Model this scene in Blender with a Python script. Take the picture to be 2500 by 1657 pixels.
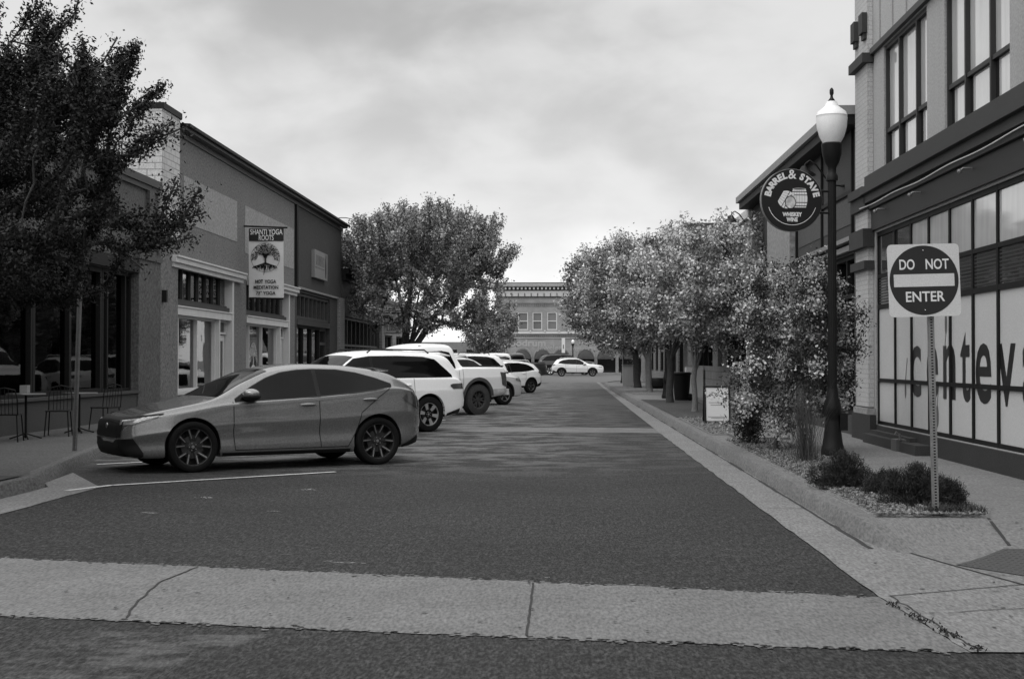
import bpy, bmesh, math, random
import numpy as np
from mathutils import Vector, Matrix
from mathutils.bvhtree import BVHTree
R = math.radians
sc = bpy.context.scene
for o in list(bpy.data.objects): bpy.data.objects.remove(o)
col = sc.collection
random.seed(7); rng = np.random.default_rng(11)

# ------------------------------------------------------------------ camera
cam_d = bpy.data.cameras.new('camera'); cam = bpy.data.objects.new('camera', cam_d); col.objects.link(cam)
cam.location = (0, 0, 1.52)
cam.rotation_euler = (R(90 + 0.817), 0, R(1.98))
cam_d.sensor_width = 36; cam_d.lens = 50.0
cam_d.clip_start = 0.1; cam_d.clip_end = 3000
sc.camera = cam
# ------------------------------------------------------------------ world, sun, exposure
SUN_EL, SUN_AZ = 60, 222          # degrees; azimuth clockwise from +y (street direction)
w = bpy.data.worlds.new('World'); sc.world = w; w.use_nodes = True
nt = w.node_tree; N = nt.nodes; L = nt.links
for n in list(N): N.remove(n)
out = N.new('ShaderNodeOutputWorld'); bg = N.new('ShaderNodeBackground'); L.new(bg.outputs[0], out.inputs[0])
sky = N.new('ShaderNodeTexSky'); sky.sky_type = 'NISHITA'; sky.sun_disc = False
sky.sun_elevation = R(SUN_EL); sky.sun_rotation = R(SUN_AZ)
bw = N.new('ShaderNodeRGBToBW'); L.new(sky.outputs[0], bw.inputs[0])
tc = N.new('ShaderNodeTexCoord')
sx = N.new('ShaderNodeSeparateXYZ'); L.new(tc.outputs['Generated'], sx.inputs[0])
def M_(op, a, b=None, c=None, clamp=False, nodes=N, links=L):
    m = nodes.new('ShaderNodeMath'); m.operation = op; m.use_clamp = clamp
    for i, v in enumerate((a, b, c)):
        if v is None: continue
        if hasattr(v, 'links') or hasattr(v, 'is_linked'): links.new(v, m.inputs[i])
        else: m.inputs[i].default_value = v
    return m.outputs[0]
# cloud layer: project the direction onto a flat cloud deck so clouds flatten to the horizon
zc = M_('MAXIMUM', M_('ADD', sx.outputs[2], 0.45), 0.1)
cx = M_('DIVIDE', sx.outputs[0], zc); cy = M_('DIVIDE', sx.outputs[1], zc)
cv = N.new('ShaderNodeCombineXYZ'); L.new(cx, cv.inputs[0]); L.new(cy, cv.inputs[1])
def wnoise(scale, detail, off, dist=0.0):
    mp = N.new('ShaderNodeMapping'); mp.inputs['Location'].default_value = off
    L.new(cv.outputs[0], mp.inputs[0])
    n = N.new('ShaderNodeTexNoise'); n.inputs['Scale'].default_value = scale; n.inputs['Detail'].default_value = detail
    n.inputs['Roughness'].default_value = 0.5; n.inputs['Distortion'].default_value = dist
    L.new(mp.outputs[0], n.inputs[0]); return n.outputs[0]
n1 = wnoise(2.2, 3, (3.1, 1.7, 0), 0.2); n2 = wnoise(6.0, 5, (0.3, 5.2, 0), 0.2)
cl = M_('ADD', M_('MULTIPLY', n1, 0.55), M_('MULTIPLY', n2, 0.45))
mr = N.new('ShaderNodeMapRange'); mr.interpolation_type = 'SMOOTHSTEP'
mr.inputs[1].default_value = 0.36; mr.inputs[2].default_value = 0.60; mr.inputs[3].default_value = 0.0; mr.inputs[4].default_value = 1.0
L.new(cl, mr.inputs[0])
el = sx.outputs[2]                                        # sine of the elevation
hz = N.new('ShaderNodeMapRange'); hz.interpolation_type = 'SMOOTHSTEP'
hz.inputs[1].default_value = 0.035; hz.inputs[2].default_value = 0.12; hz.inputs[3].default_value = 1.0; hz.inputs[4].default_value = 0.0
L.new(el, hz.inputs[0])
hi = N.new('ShaderNodeMapRange'); hi.interpolation_type = 'SMOOTHSTEP'
hi.inputs[1].default_value = 0.12; hi.inputs[2].default_value = 0.26; hi.inputs[3].default_value = 0.0; hi.inputs[4].default_value = 1.0
L.new(el, hi.inputs[0])
base = M_('MULTIPLY_ADD', mr.outputs[0], 0.19, 0.555)      # cloud brightness .42 - .72
dark = M_('MULTIPLY', hi.outputs[0], M_('MULTIPLY_ADD', mr.outputs[0], -0.11, 0.155))
base = M_('SUBTRACT', base, dark)
base = M_('MULTIPLY_ADD', hz.outputs[0], 0.34, base)
base = M_('MULTIPLY_ADD', bw.outputs[0], 0.02, base)      # thin veil of the daylight sky behind the clouds
up = N.new('ShaderNodeMapRange'); up.inputs[1].default_value = 0.30; up.inputs[2].default_value = 0.85
up.inputs[3].default_value = 0.0; up.inputs[4].default_value = 0.95; L.new(el, up.inputs[0])
base = M_('ADD', base, up.outputs[0])                     # overcast skies are brightest overhead
bk_ = N.new('ShaderNodeMapRange'); bk_.interpolation_type = 'SMOOTHSTEP'; bk_.inputs[1].default_value = -0.15; bk_.inputs[2].default_value = 0.75
bk_.inputs[3].default_value = 0.0; bk_.inputs[4].default_value = 0.55; L.new(M_('ADD', M_('MULTIPLY', sx.outputs[1], -0.85), M_('MULTIPLY', sx.outputs[0], -0.35)), bk_.inputs[0])
base = M_('ADD', base, bk_.outputs[0])                    # and brighter round the veiled sun behind the camera
L.new(base, bg.inputs[0]); bg.inputs[1].default_value = 1.0
sd = bpy.data.lights.new('sun', 'SUN'); so = bpy.data.objects.new('sun', sd); col.objects.link(so)
sd.energy = 0.8; sd.angle = R(30); sd.color = (1, 1, 1)
so.rotation_euler = (R(90 - SUN_EL), 0, R(180 - SUN_AZ))
so.rotation_euler = Vector((-math.sin(R(SUN_AZ)) * math.cos(R(SUN_EL)), -math.cos(R(SUN_AZ)) * math.cos(R(SUN_EL)), -math.sin(R(SUN_EL)))).to_track_quat('-Z', 'Y').to_euler()
so.location = (20, -20, 40)
sc.view_settings.view_transform = 'Standard'; sc.view_settings.look = 'None'
sc.view_settings.exposure = 0.0; sc.view_settings.gamma = 1.0
sc.render.filter_size = 1.4

# ------------------------------------------------------------------ materials (black and white photograph: all neutral greys)
MATS = {}
def mat(name, c, rough=0.6, var=0.15, scale=3.0, grain=0.0, gscale=120, bump=0.0, bscale=80, spec=0.5, metal=0.0, coat=0.0, emit=0.0, coords='Object', streak=0.0, ior=1.45, island=0.0, crough=0.04, flat=0):
    if name in MATS: return MATS[name]
    m = bpy.data.materials.new(name); m.use_nodes = True; MATS[name] = m
    t = m.node_tree; n = t.nodes; l = t.links
    b = n['Principled BSDF']
    b.inputs['Roughness'].default_value = rough; b.inputs['Metallic'].default_value = metal
    b.inputs['Specular IOR Level'].default_value = spec; b.inputs['Coat Weight'].default_value = coat
    b.inputs['Coat Roughness'].default_value = crough; b.inputs['IOR'].default_value = ior
    tcn = n.new('ShaderNodeTexCoord'); co = tcn.outputs[coords]
    def noise(s, d=4, vec=co):
        q = n.new('ShaderNodeTexNoise'); q.inputs['Scale'].default_value = s; q.inputs['Detail'].default_value = d
        q.inputs['Roughness'].default_value = 0.6
        l.new(vec, q.inputs['Vector']); return q.outputs[0]
    mm = lambda op, a, b_=None, c_=None: M_(op, a, b_, c_, nodes=n, links=l)
    v = None
    if var:
        v = mm('MULTIPLY_ADD', mm('SUBTRACT', noise(scale), 0.5), 2.6 * var, 1.0)
    if grain:
        gv = co
        if flat:
            mp0 = n.new('ShaderNodeMapping'); mp0.inputs['Scale'].default_value = (1.5, .42, 1); l.new(co, mp0.inputs[0]); gv = mp0.outputs[0]
        g = mm('MULTIPLY_ADD', mm('SUBTRACT', noise(gscale, 2, gv), 0.5), 4.6 * grain, 1.0)
        v = mm('MULTIPLY', v, g) if v is not None else g
    if streak:
        mp = n.new('ShaderNodeMapping'); mp.inputs['Scale'].default_value = (6, 6, 0.5); l.new(co, mp.inputs[0])
        g = mm('MULTIPLY_ADD', mm('SUBTRACT', noise(1.0, 5, mp.outputs[0]), 0.5), 2.4 * streak, 1.0)
        v = mm('MULTIPLY', v, g) if v is not None else g
    if island:
        gi = n.new('ShaderNodeNewGeometry')
        g = mm('MULTIPLY_ADD', mm('SUBTRACT', gi.outputs['Random Per Island'], 0.5), 2 * island, 1.0)
        v = mm('MULTIPLY', v, g) if v is not None else g
    if v is not None:
        v = mm('MAXIMUM', mm('MULTIPLY', v, c), 0.004)
        cb = n.new('ShaderNodeCombineColor')
        for i in range(3): l.new(v, cb.inputs[i])
        l.new(cb.outputs[0], b.inputs['Base Color'])
    else: b.inputs['Base Color'].default_value = (c, c, c, 1)
    if bump:
        bp = n.new('ShaderNodeBump'); bp.inputs['Strength'].default_value = bump; bp.inputs['Distance'].default_value = 0.01
        l.new(noise(bscale, 4), bp.inputs['Height']); l.new(bp.outputs[0], b.inputs['Normal'])
    if emit:
        b.inputs['Emission Color'].default_value = (1, 1, 1, 1); b.inputs['Emission Strength'].default_value = emit
    return m
def brick(name, c, c2, mortar, bw_=0.24, bh=0.08, rough=0.8, bump=0.4, msize=0.012):
    m = bpy.data.materials.new(name); m.use_nodes = True; t = m.node_tree; n = t.nodes; l = t.links
    b = n['Principled BSDF']; b.inputs['Roughness'].default_value = rough
    tcn = n.new('ShaderNodeTexCoord'); s = n.new('ShaderNodeSeparateXYZ'); l.new(tcn.outputs['Object'], s.inputs[0])
    a = M_('ADD', s.outputs[0], s.outputs[1], nodes=n, links=l)
    cmb = n.new('ShaderNodeCombineXYZ'); l.new(a, cmb.inputs[0]); l.new(s.outputs[2], cmb.inputs[1])
    br = n.new('ShaderNodeTexBrick'); l.new(cmb.outputs[0], br.inputs[0])
    br.inputs['Color1'].default_value = (c, c, c, 1); br.inputs['Color2'].default_value = (c2, c2, c2, 1); br.inputs['Mortar'].default_value = (mortar, mortar, mortar, 1)
    br.inputs['Scale'].default_value = 1.0; br.inputs['Mortar Size'].default_value = msize
    br.inputs['Brick Width'].default_value = bw_; br.inputs['Row Height'].default_value = bh
    q = n.new('ShaderNodeTexNoise'); q.inputs['Scale'].default_value = 40; q.inputs['Detail'].default_value = 3; l.new(tcn.outputs['Object'], q.inputs[0])
    f = M_('MULTIPLY_ADD', M_('SUBTRACT', q.outputs[0], 0.5, nodes=n, links=l), 1.1, 1.0, nodes=n, links=l)
    q2 = n.new('ShaderNodeTexNoise'); q2.inputs['Scale'].default_value = 0.9; q2.inputs['Detail'].default_value = 4; l.new(tcn.outputs['Object'], q2.inputs[0])
    f2 = M_('MULTIPLY_ADD', M_('SUBTRACT', q2.outputs[0], 0.5, nodes=n, links=l), 0.7, 1.0, nodes=n, links=l)
    mx = n.new('ShaderNodeVectorMath'); mx.operation = 'SCALE'; l.new(br.outputs[0], mx.inputs[0]); l.new(M_('MULTIPLY', f, f2, nodes=n, links=l), mx.inputs['Scale'])
    l.new(mx.outputs[0], b.inputs['Base Color'])
    bp = n.new('ShaderNodeBump'); bp.inputs['Strength'].default_value = bump; bp.inputs['Distance'].default_value = 0.01; bp.invert = True
    l.new(br.outputs['Fac'], bp.inputs['Height']); l.new(bp.outputs[0], b.inputs['Normal'])
    MATS[name] = m; return m
def glassmat(name, tint=0.35, refl=.95):
    """shop glass: mirror by Fresnel over a tinted see-through pane"""
    m = bpy.data.materials.new(name); m.use_nodes = True; t = m.node_tree; n = t.nodes; l = t.links
    for q in list(n): n.remove(q)
    o = n.new('ShaderNodeOutputMaterial'); mx = n.new('ShaderNodeMixShader'); tr = n.new('ShaderNodeBsdfTransparent'); gl = n.new('ShaderNodeBsdfGlossy')
    fr = n.new('ShaderNodeFresnel'); fr.inputs[0].default_value = 1.6
    tr.inputs[0].default_value = (tint, tint, tint, 1); gl.inputs['Roughness'].default_value = 0.02; gl.inputs[0].default_value = (refl, refl, refl, 1)
    tcn = n.new('ShaderNodeTexCoord'); q = n.new('ShaderNodeTexNoise'); q.inputs['Scale'].default_value = 0.9; l.new(tcn.outputs['Object'], q.inputs[0])
    bp = n.new('ShaderNodeBump'); bp.inputs['Strength'].default_value = 0.05; bp.inputs['Distance'].default_value = 0.05; l.new(q.outputs[0], bp.inputs['Height'])
    l.new(bp.outputs[0], gl.inputs['Normal'])
    l.new(fr.outputs[0], mx.inputs[0]); l.new(tr.outputs[0], mx.inputs[1]); l.new(gl.outputs[0], mx.inputs[2]); l.new(mx.outputs[0], o.inputs[0])
    MATS[name] = m; return m

# ground
def asphalt_mat(name, c, worn):
    m = bpy.data.materials.new(name); m.use_nodes = True; t = m.node_tree; n = t.nodes; l = t.links
    b = n['Principled BSDF']; b.inputs['Roughness'].default_value = 0.85; b.inputs['Specular IOR Level'].default_value = 0.3
    tcn = n.new('ShaderNodeTexCoord'); co = tcn.outputs['Object']
    mm = lambda op, a, b_=None, c_=None: M_(op, a, b_, c_, nodes=n, links=l)
    def noise(s, d=4, sc3=None, off=None):
        v = co
        if sc3 or off:
            mp = n.new('ShaderNodeMapping'); l.new(co, mp.inputs[0])
            if sc3: mp.inputs['Scale'].default_value = sc3
            if off: mp.inputs['Location'].default_value = off
            v = mp.outputs[0]
        q = n.new('ShaderNodeTexNoise'); q.inputs['Scale'].default_value = s; q.inputs['Detail'].default_value = d; q.inputs['Roughness'].default_value = .65
        l.new(v, q.inputs[0]); return q.outputs[0]
    def rng_(v, a, b_, lo=0.0, hi=1.0):
        r = n.new('ShaderNodeMapRange'); r.interpolation_type = 'SMOOTHSTEP'; r.inputs[1].default_value = a; r.inputs[2].default_value = b_
        r.inputs[3].default_value = lo; r.inputs[4].default_value = hi; l.new(v, r.inputs[0]); return r.outputs[0]
    s = n.new('ShaderNodeSeparateXYZ'); l.new(co, s.inputs[0])
    v = mm('MULTIPLY_ADD', mm('SUBTRACT', noise(0.5, 6), 0.5), 1.2, 1.0)
    v = mm('MULTIPLY', v, mm('MULTIPLY_ADD', mm('SUBTRACT', noise(52, 2, (1, .28, 1)), 0.5), 5.5, 1.0))
    v = mm('MULTIPLY', v, mm('MULTIPLY_ADD', mm('SUBTRACT', noise(19, 2, (1, .3, 1), (4, 9, 0)), 0.5), 2.6, 1.0))
    v = mm('MAXIMUM', v, .25)
    vo = n.new('ShaderNodeTexVoronoi'); vo.inputs['Scale'].default_value = 26; l.new(co, vo.inputs[0])
    chips = rng_(vo.outputs['Distance'], 0.05, 0.30, 1.0, 0.0)
    v = mm('ADD', v, mm('MULTIPLY', chips, mm('MULTIPLY', rng_(noise(5, 3), .45, .68), 1.0)))
    # dusty, polished stretches in the parking side of the street and further up
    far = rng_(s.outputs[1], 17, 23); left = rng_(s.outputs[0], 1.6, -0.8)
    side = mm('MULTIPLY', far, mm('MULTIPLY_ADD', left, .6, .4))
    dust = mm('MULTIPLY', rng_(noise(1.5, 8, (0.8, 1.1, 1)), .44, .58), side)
    # a bare, scuffed patch just this side of the valley gutter
    px_ = mm('MULTIPLY', rng_(s.outputs[0], -3.0, -2.2), rng_(mm('MULTIPLY_ADD', s.outputs[1], -.42, s.outputs[0]), -4.85, -4.95))
    py_ = mm('MULTIPLY', rng_(s.outputs[1], 8.0, 7.9), rng_(s.outputs[1], 6.2, 6.9))
    patch = mm('MULTIPLY', mm('MULTIPLY', px_, py_), rng_(noise(3.0, 7, (1.0, 2.0, 1)), .40, .62))
    v = mm('MULTIPLY_ADD', patch, 1.9, v)
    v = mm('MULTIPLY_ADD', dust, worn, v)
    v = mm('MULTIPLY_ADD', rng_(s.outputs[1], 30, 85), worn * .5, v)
    v = mm('MAXIMUM', mm('MULTIPLY', v, c), .006)
    cb = n.new('ShaderNodeCombineColor')
    for i in range(3): l.new(v, cb.inputs[i])
    l.new(cb.outputs[0], b.inputs['Base Color'])
    bp = n.new('ShaderNodeBump'); bp.inputs['Strength'].default_value = .7; bp.inputs['Distance'].default_value = .012
    l.new(noise(60, 3), bp.inputs['Height']); l.new(bp.outputs[0], b.inputs['Normal'])
    MATS[name] = m; return m
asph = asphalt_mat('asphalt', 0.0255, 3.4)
asph_w = mat('worn_asphalt', 0.13, .9, .35, 1.5, .55, 40, .5, 60)
asph_f = mat('far_road', 0.10, .9, .2, .4, .2, 8)
conc = mat('concrete', 0.135, .9, .24, 1.6, .38, 34, .25, 60, flat=1)
conc_d = mat('sidewalk_concrete', 0.155, .9, .14, .8, .36, 34, .2, 60, flat=1)
conc_n = mat('gutter_concrete', 0.17, .9, .18, 1.1, .40, 34, .25, 60, flat=1)
conc_s = mat('shaded_sidewalk', 0.075, .9, .2, .8, .5, 34, .2, 60, flat=1)  # left sidewalk: shade of tree and buildings put into a darker concrete colour
soil = mat('soil', 0.055, .95, .4, 4, .5, 50, .8, 50)
earth = mat('ground', 0.16, .95, .2, .3, .2, 20)
paint_w = mat('road_paint', 0.55, .7, .2, 9, .35, 60)
crackm = mat('joint', 0.03, .95, .3, 10)
tactm = mat('tactile', 0.055, .7, .15, 6, .3, 90)
# building
stucco_m = mat('stucco_mid', 0.15, .95, .10, .7, .50, 16, .5, 22, streak=.12)
stucco_l = mat('stucco_light', 0.27, .95, .08, .7, .30, 12, .4, 20, streak=.10)
stucco_d = mat('stucco_dark', 0.042, .9, .10, .7, .35, 10, .4, 20)
stucco_g = mat('stucco_grey', 0.09, .95, .12, .7, .5, 16, .5, 22)
trim_w = mat('white_trim', 0.55, .6, .10, 2, .10, 60, streak=.08)
trim_g = mat('grey_trim', 0.22, .6, .12, 2, .15, 60)
trim_d = mat('dark_trim', 0.011, .6, .2, 2, .1, 60, spec=.2)
trim_m = mat('charcoal_trim', 0.038, .6, .15, 1.5, .2, 50, .1, 60)
wood_d = mat('dark_boards', 0.045, .7, .3, 5, .2, 60, streak=.5)
roofm = mat('roofing', 0.10, .9, .2, 1)
inner = mat('shop_interior', 0.07, .9, .3, 1.2)
innerl = mat('shop_interior_light', 0.22, .9, .3, .8)
glass = glassmat('shop_glass', .42); glass_c = glassmat('cafe_glass', .25, .32)
glass_dk = mat('dark_glass', 0.012, .03, 0, spec=.6, ior=1.6, bump=.03, bscale=1.2)
glass_up = mat('curtain_and_sky_glass', 0.55, .05, .12, 1.2, streak=.25, spec=.9, ior=1.7, coat=.5)  # pale tone paints mirrored sky along with curtains and blinds
glass_dkup = mat('blind_glass', 0.05, .05, .2, 1.0, spec=.8, ior=1.6, coat=.5)
film = mat('window_film', 0.60, .25, .06, .6, .10, 70, spec=.5, ior=1.5)
glass_far = mat('far_glass', 0.13, .1, .2, .5, spec=.6)
letter_d = mat('dark_lettering', 0.012, .4, 0)
letter_w = mat('white_lettering', 0.72, .5, .05, 20)
brick_w = brick('painted_brick', .52, .48, .28, .40, .16, msize=.014)
brick_g = brick('grey_painted_brick', .34, .32, .25, .24, .08, msize=.01)
brick_m = brick('brown_brick', .15, .11, .24, .26, .085)
brick_dk = brick('dark_brick', .040, .030, .06, .26, .085)
brick_f = brick('far_brick', .24, .20, .30, .26, .09, bump=.2)
stone = brick('stone_blocks', .25, .21, .13, .55, .28, msize=.015)
metal_b = mat('black_metal', 0.010, .5, .2, 6, spec=.25)
metal_g = mat('galvanised', 0.24, .5, .25, 10, .2, 80, metal=.4)
globe_m = mat('lamp_globe', 0.85, .35, .10, 3, .06, 60, spec=.5, streak=.1)
sign_w = mat('sign_white', 0.60, .5, .05, 3, .12, 120)
sign_r = mat('sign_dark_face', 0.020, .45, .12, 8, .1, 100)
sign_k = mat('sign_black', 0.010, .4, .1, 8)
cloth_w = mat('banner_white', 0.60, .8, .05, 2, .08, 80)
board_g = mat('board_grey', 0.26, .7, .2, 2, .2, 60)
curtain = mat('curtain', 0.6, .9, .1, 3)
bark = mat('bark', 0.045, .95, .35, 8, .3, 60, .8, 30)
bark_l = mat('pale_bark', 0.17, .95, .3, 6, .3, 50, .8, 30)
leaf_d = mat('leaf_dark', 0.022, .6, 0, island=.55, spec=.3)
leaf_m = mat('leaf_mid', 0.20, .55, 0, island=.6, spec=.4)
leaf_l = mat('leaf_pale', 0.20, .55, 0, island=.6, spec=.4)
blossom_or_glint = mat('blossom_or_glint', 0.50, .7, 0, island=.3)
needle = mat('pine_needles', 0.022, .7, 0, island=.6)
grassm = mat('dry_grass', 0.06, .8, 0, island=.5)
weed = mat('weeds', 0.05, .8, 0, island=.5)
pebble = mat('pebbles', 0.15, .8, 0, island=.6)
# vehicles
car_grey = mat('grey_paint', 0.20, .26, .04, 2, .22, 60, metal=.45, coat=1.0)
car_white = mat('white_paint', 0.92, .4, .02, 2, .06, 60, coat=.6)
car_white2 = mat('white_paint_dusty', 0.85, .5, .05, 2, .04, 150, coat=.4)
car_silver = mat('silver_paint', 0.62, .4, .03, 2, metal=.25, coat=.7)
car_black = mat('black_paint', 0.014, .35, .03, 2, coat=.8)
car_dgrey = mat('dark_grey_paint', 0.06, .35, .03, 2, coat=.8)
car_glass = mat('car_glass', 0.004, .03, 0, spec=.24, ior=1.37)
plast = mat('black_plastic', 0.010, .6, .15, 10, spec=.3)
well = mat('wheel_well', 0.008, .95, 0)
rubber = mat('rubber', 0.009, .85, .2, 20, spec=.2)
rubber_mud = mat('muddy_rubber', 0.04, .95, .3, 12, .4, 60, .6, 60)
rim_b = mat('bright_rim', 0.60, .3, .05, 8, metal=.7)
rim_d = mat('dark_rim', 0.05, .35, .1, 8, metal=.5)
rim_m = mat('muddy_rim', 0.035, .7, .3, 10)
rim_g = mat('machined_rim', 0.30, .3, .1, 8, metal=.6)
lamp_c = mat('headlamp', 0.22, .08, .35, 18, spec=.8, coat=1)
lamp_r = mat('tail_lamp', 0.07, .1, .35, 14, spec=.8, coat=1)
chrome = mat('chrome', 0.6, .15, .1, 6, metal=1)
bulb = mat('lit_bulb', 0.8, .5, 0, emit=6.0)
mud = mat('dusty_bumper', 0.5, .8, .5, 5, .2, 60)

# ------------------------------------------------------------------ builders
class MB:
    def __init__(s): s.v = []; s.f = []
    def add(s, vs, fs):
        k = len(s.v); s.v += [tuple(p) for p in vs]; s.f += [tuple(i + k for i in f) for f in fs]; return s
    def box(s, x0, x1, y0, y1, z0, z1):
        s.add([(x0, y0, z0), (x1, y0, z0), (x1, y1, z0), (x0, y1, z0), (x0, y0, z1), (x1, y0, z1), (x1, y1, z1), (x0, y1, z1)],
              [(0, 3, 2, 1), (4, 5, 6, 7), (0, 1, 5, 4), (1, 2, 6, 5), (2, 3, 7, 6), (3, 0, 4, 7)]); return s
    def tube(s, pts, rad, n=8, caps=True):
        pts = [Vector(p) for p in pts]; m = len(pts)
        if not hasattr(rad, '__len__'): rad = [rad] * m
        k = len(s.v); ref = None
        for i, p in enumerate(pts):
            d = (pts[min(i + 1, m - 1)] - pts[max(i - 1, 0)]); d = d.normalized() if d.length > 1e-9 else Vector((0, 0, 1))
            if ref is None: ref = Vector((1, 0, 0)) if abs(d.x) < .9 else Vector((0, 1, 0))
            a = (ref - d * ref.dot(d)).normalized(); ref = a; b = d.cross(a)
            for j in range(n):
                t = 2 * math.pi * j / n; s.v.append(tuple(p + (a * math.cos(t) + b * math.sin(t)) * rad[i]))
        for i in range(m - 1):
            for j in range(n):
                q = (j + 1) % n; s.f.append((k + i * n + j, k + i * n + q, k + (i + 1) * n + q, k + (i + 1) * n + j))
        if caps: s.f.append(tuple(k + j for j in range(n))[::-1]); s.f.append(tuple(k + (m - 1) * n + j for j in range(n)))
        return s
    def lathe(s, prof, c=(0, 0, 0), n=24, axis='z', flute=0.0, nf=0):
        k = len(s.v); m = len(prof)
        for (r, h) in prof:
            for j in range(n):
                t = 2 * math.pi * j / n; rr = r * (1 + flute * math.cos(nf * t))
                if axis == 'z': s.v.append((c[0] + rr * math.cos(t), c[1] + rr * math.sin(t), c[2] + h))
                else: s.v.append((c[0] + rr * math.cos(t), c[1] + h, c[2] + rr * math.sin(t)))
        for i in range(m - 1):
            for j in range(n):
                q = (j + 1) % n; s.f.append((k + i * n + j, k + i * n + q, k + (i + 1) * n + q, k + (i + 1) * n + j))
        if prof[0][0] > 1e-4: s.f.append(tuple(k + j for j in range(n))[::-1])
        if prof[-1][0] > 1e-4: s.f.append(tuple(k + (m - 1) * n + j for j in range(n)))
        return s
    def prism(s, poly, fmap, d0, d1):
        """poly = 2D outline, fmap(a,b,d) -> world"""
        n = len(poly); k = len(s.v)
        s.v += [tuple(fmap(a, b, d0)) for a, b in poly] + [tuple(fmap(a, b, d1)) for a, b in poly]
        s.f.append(tuple(range(k, k + n))[::-1]); s.f.append(tuple(range(k + n, k + 2 * n)))
        for i in range(n): j = (i + 1) % n; s.f.append((k + i, k + j, k + n + j, k + n + i))
        return s
    def grid(s, P):
        """P = list of rows of points; None points drop their faces"""
        k = len(s.v); r = len(P); c = len(P[0]); ok = []
        for row in P:
            for p in row: ok.append(p is not None); s.v.append(tuple(p) if p is not None else (0, 0, 0))
        for i in range(r - 1):
            for j in range(c - 1):
                q = (i * c + j, i * c + j + 1, (i + 1) * c + j + 1, (i + 1) * c + j)
                if all(ok[t] for t in q): s.f.append(tuple(k + t for t in q))
        return s
    def sph(s, c, r, n=10, m=7, sq=(1, 1, 1)):
        prof = [(math.sin(math.pi * i / m) * r, -math.cos(math.pi * i / m) * r) for i in range(m + 1)]
        k = len(s.v)
        for (a, h) in prof:
            for j in range(n):
                t = 2 * math.pi * j / n; s.v.append((c[0] + a * math.cos(t) * sq[0], c[1] + a * math.sin(t) * sq[1], c[2] + h * sq[2]))
        for i in range(m):
            for j in range(n): q = (j + 1) % n; s.f.append((k + i * n + j, k + i * n + q, k + (i + 1) * n + q, k + (i + 1) * n + j))
        return s
    def mesh(s, name='m', smooth=None, recalc=True):
        me = bpy.data.meshes.new(name); me.from_pydata(s.v, [], s.f); me.update()
        if recalc:
            b = bmesh.new(); b.from_mesh(me)
            lo = [v for v in b.verts if not v.link_faces]
            if lo: bmesh.ops.delete(b, geom=lo, context='VERTS')
            bmesh.ops.recalc_face_normals(b, faces=b.faces); b.to_mesh(me); b.free()
        if smooth is not None:
            me.polygons.foreach_set('use_smooth', [True] * len(me.polygons)); me.set_sharp_from_angle(angle=R(smooth))
        return me
def put(name, me, m, parent=None, local=False, **tags):
    o = bpy.data.objects.new(name, me); col.objects.link(o); me.name = name
    if m is not None and not me.materials: me.materials.append(m)
    if parent is not None:
        o.parent = parent
        if not local and parent.parent is None: o.matrix_parent_inverse = parent.matrix_basis.inverted()
    for k, v in tags.items(): o[k] = v
    return o
def part(name, mb, m, parent, smooth=None, local=False, **t): return put(name, mb.mesh(name, smooth), m, parent, local, **t)
def thing(name, label, cat, loc=(0, 0, 0), rz=0, group=None):
    o = bpy.data.objects.new(name, None); col.objects.link(o); o.empty_display_size = .2
    o.location = loc; o.rotation_euler = (0, 0, rz); o['label'] = label; o['category'] = cat
    if group: o['group'] = group
    return o
def solo(name, mb, m, label, cat, smooth=None, group=None, kind=None):
    """a thing that is one mesh, modelled in world coordinates"""
    o = put(name, mb.mesh(name, smooth), m)
    c = Vector((0, 0, 0)); vs = o.data.vertices; z = min(v.co.z for v in vs)
    for v in vs: c += v.co
    c /= len(vs); c.z = z
    o.data.transform(Matrix.Translation(-c)); o.location = c
    o['label'] = label; o['category'] = cat
    if group: o['group'] = group
    if kind: o['kind'] = kind
    return o
def struct(name, mb, m, smooth=None): return put(name, mb.mesh(name, smooth), m, kind='structure')
def copy_tree(o, parent=None):
    c = o.copy(); col.objects.link(c); c.parent = parent
    for ch in list(o.children): copy_tree(ch, c)
    return c
def poly_at(pts, z): return MB().add([(x, y, z) for x, y in pts], [tuple(range(len(pts)))])
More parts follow.
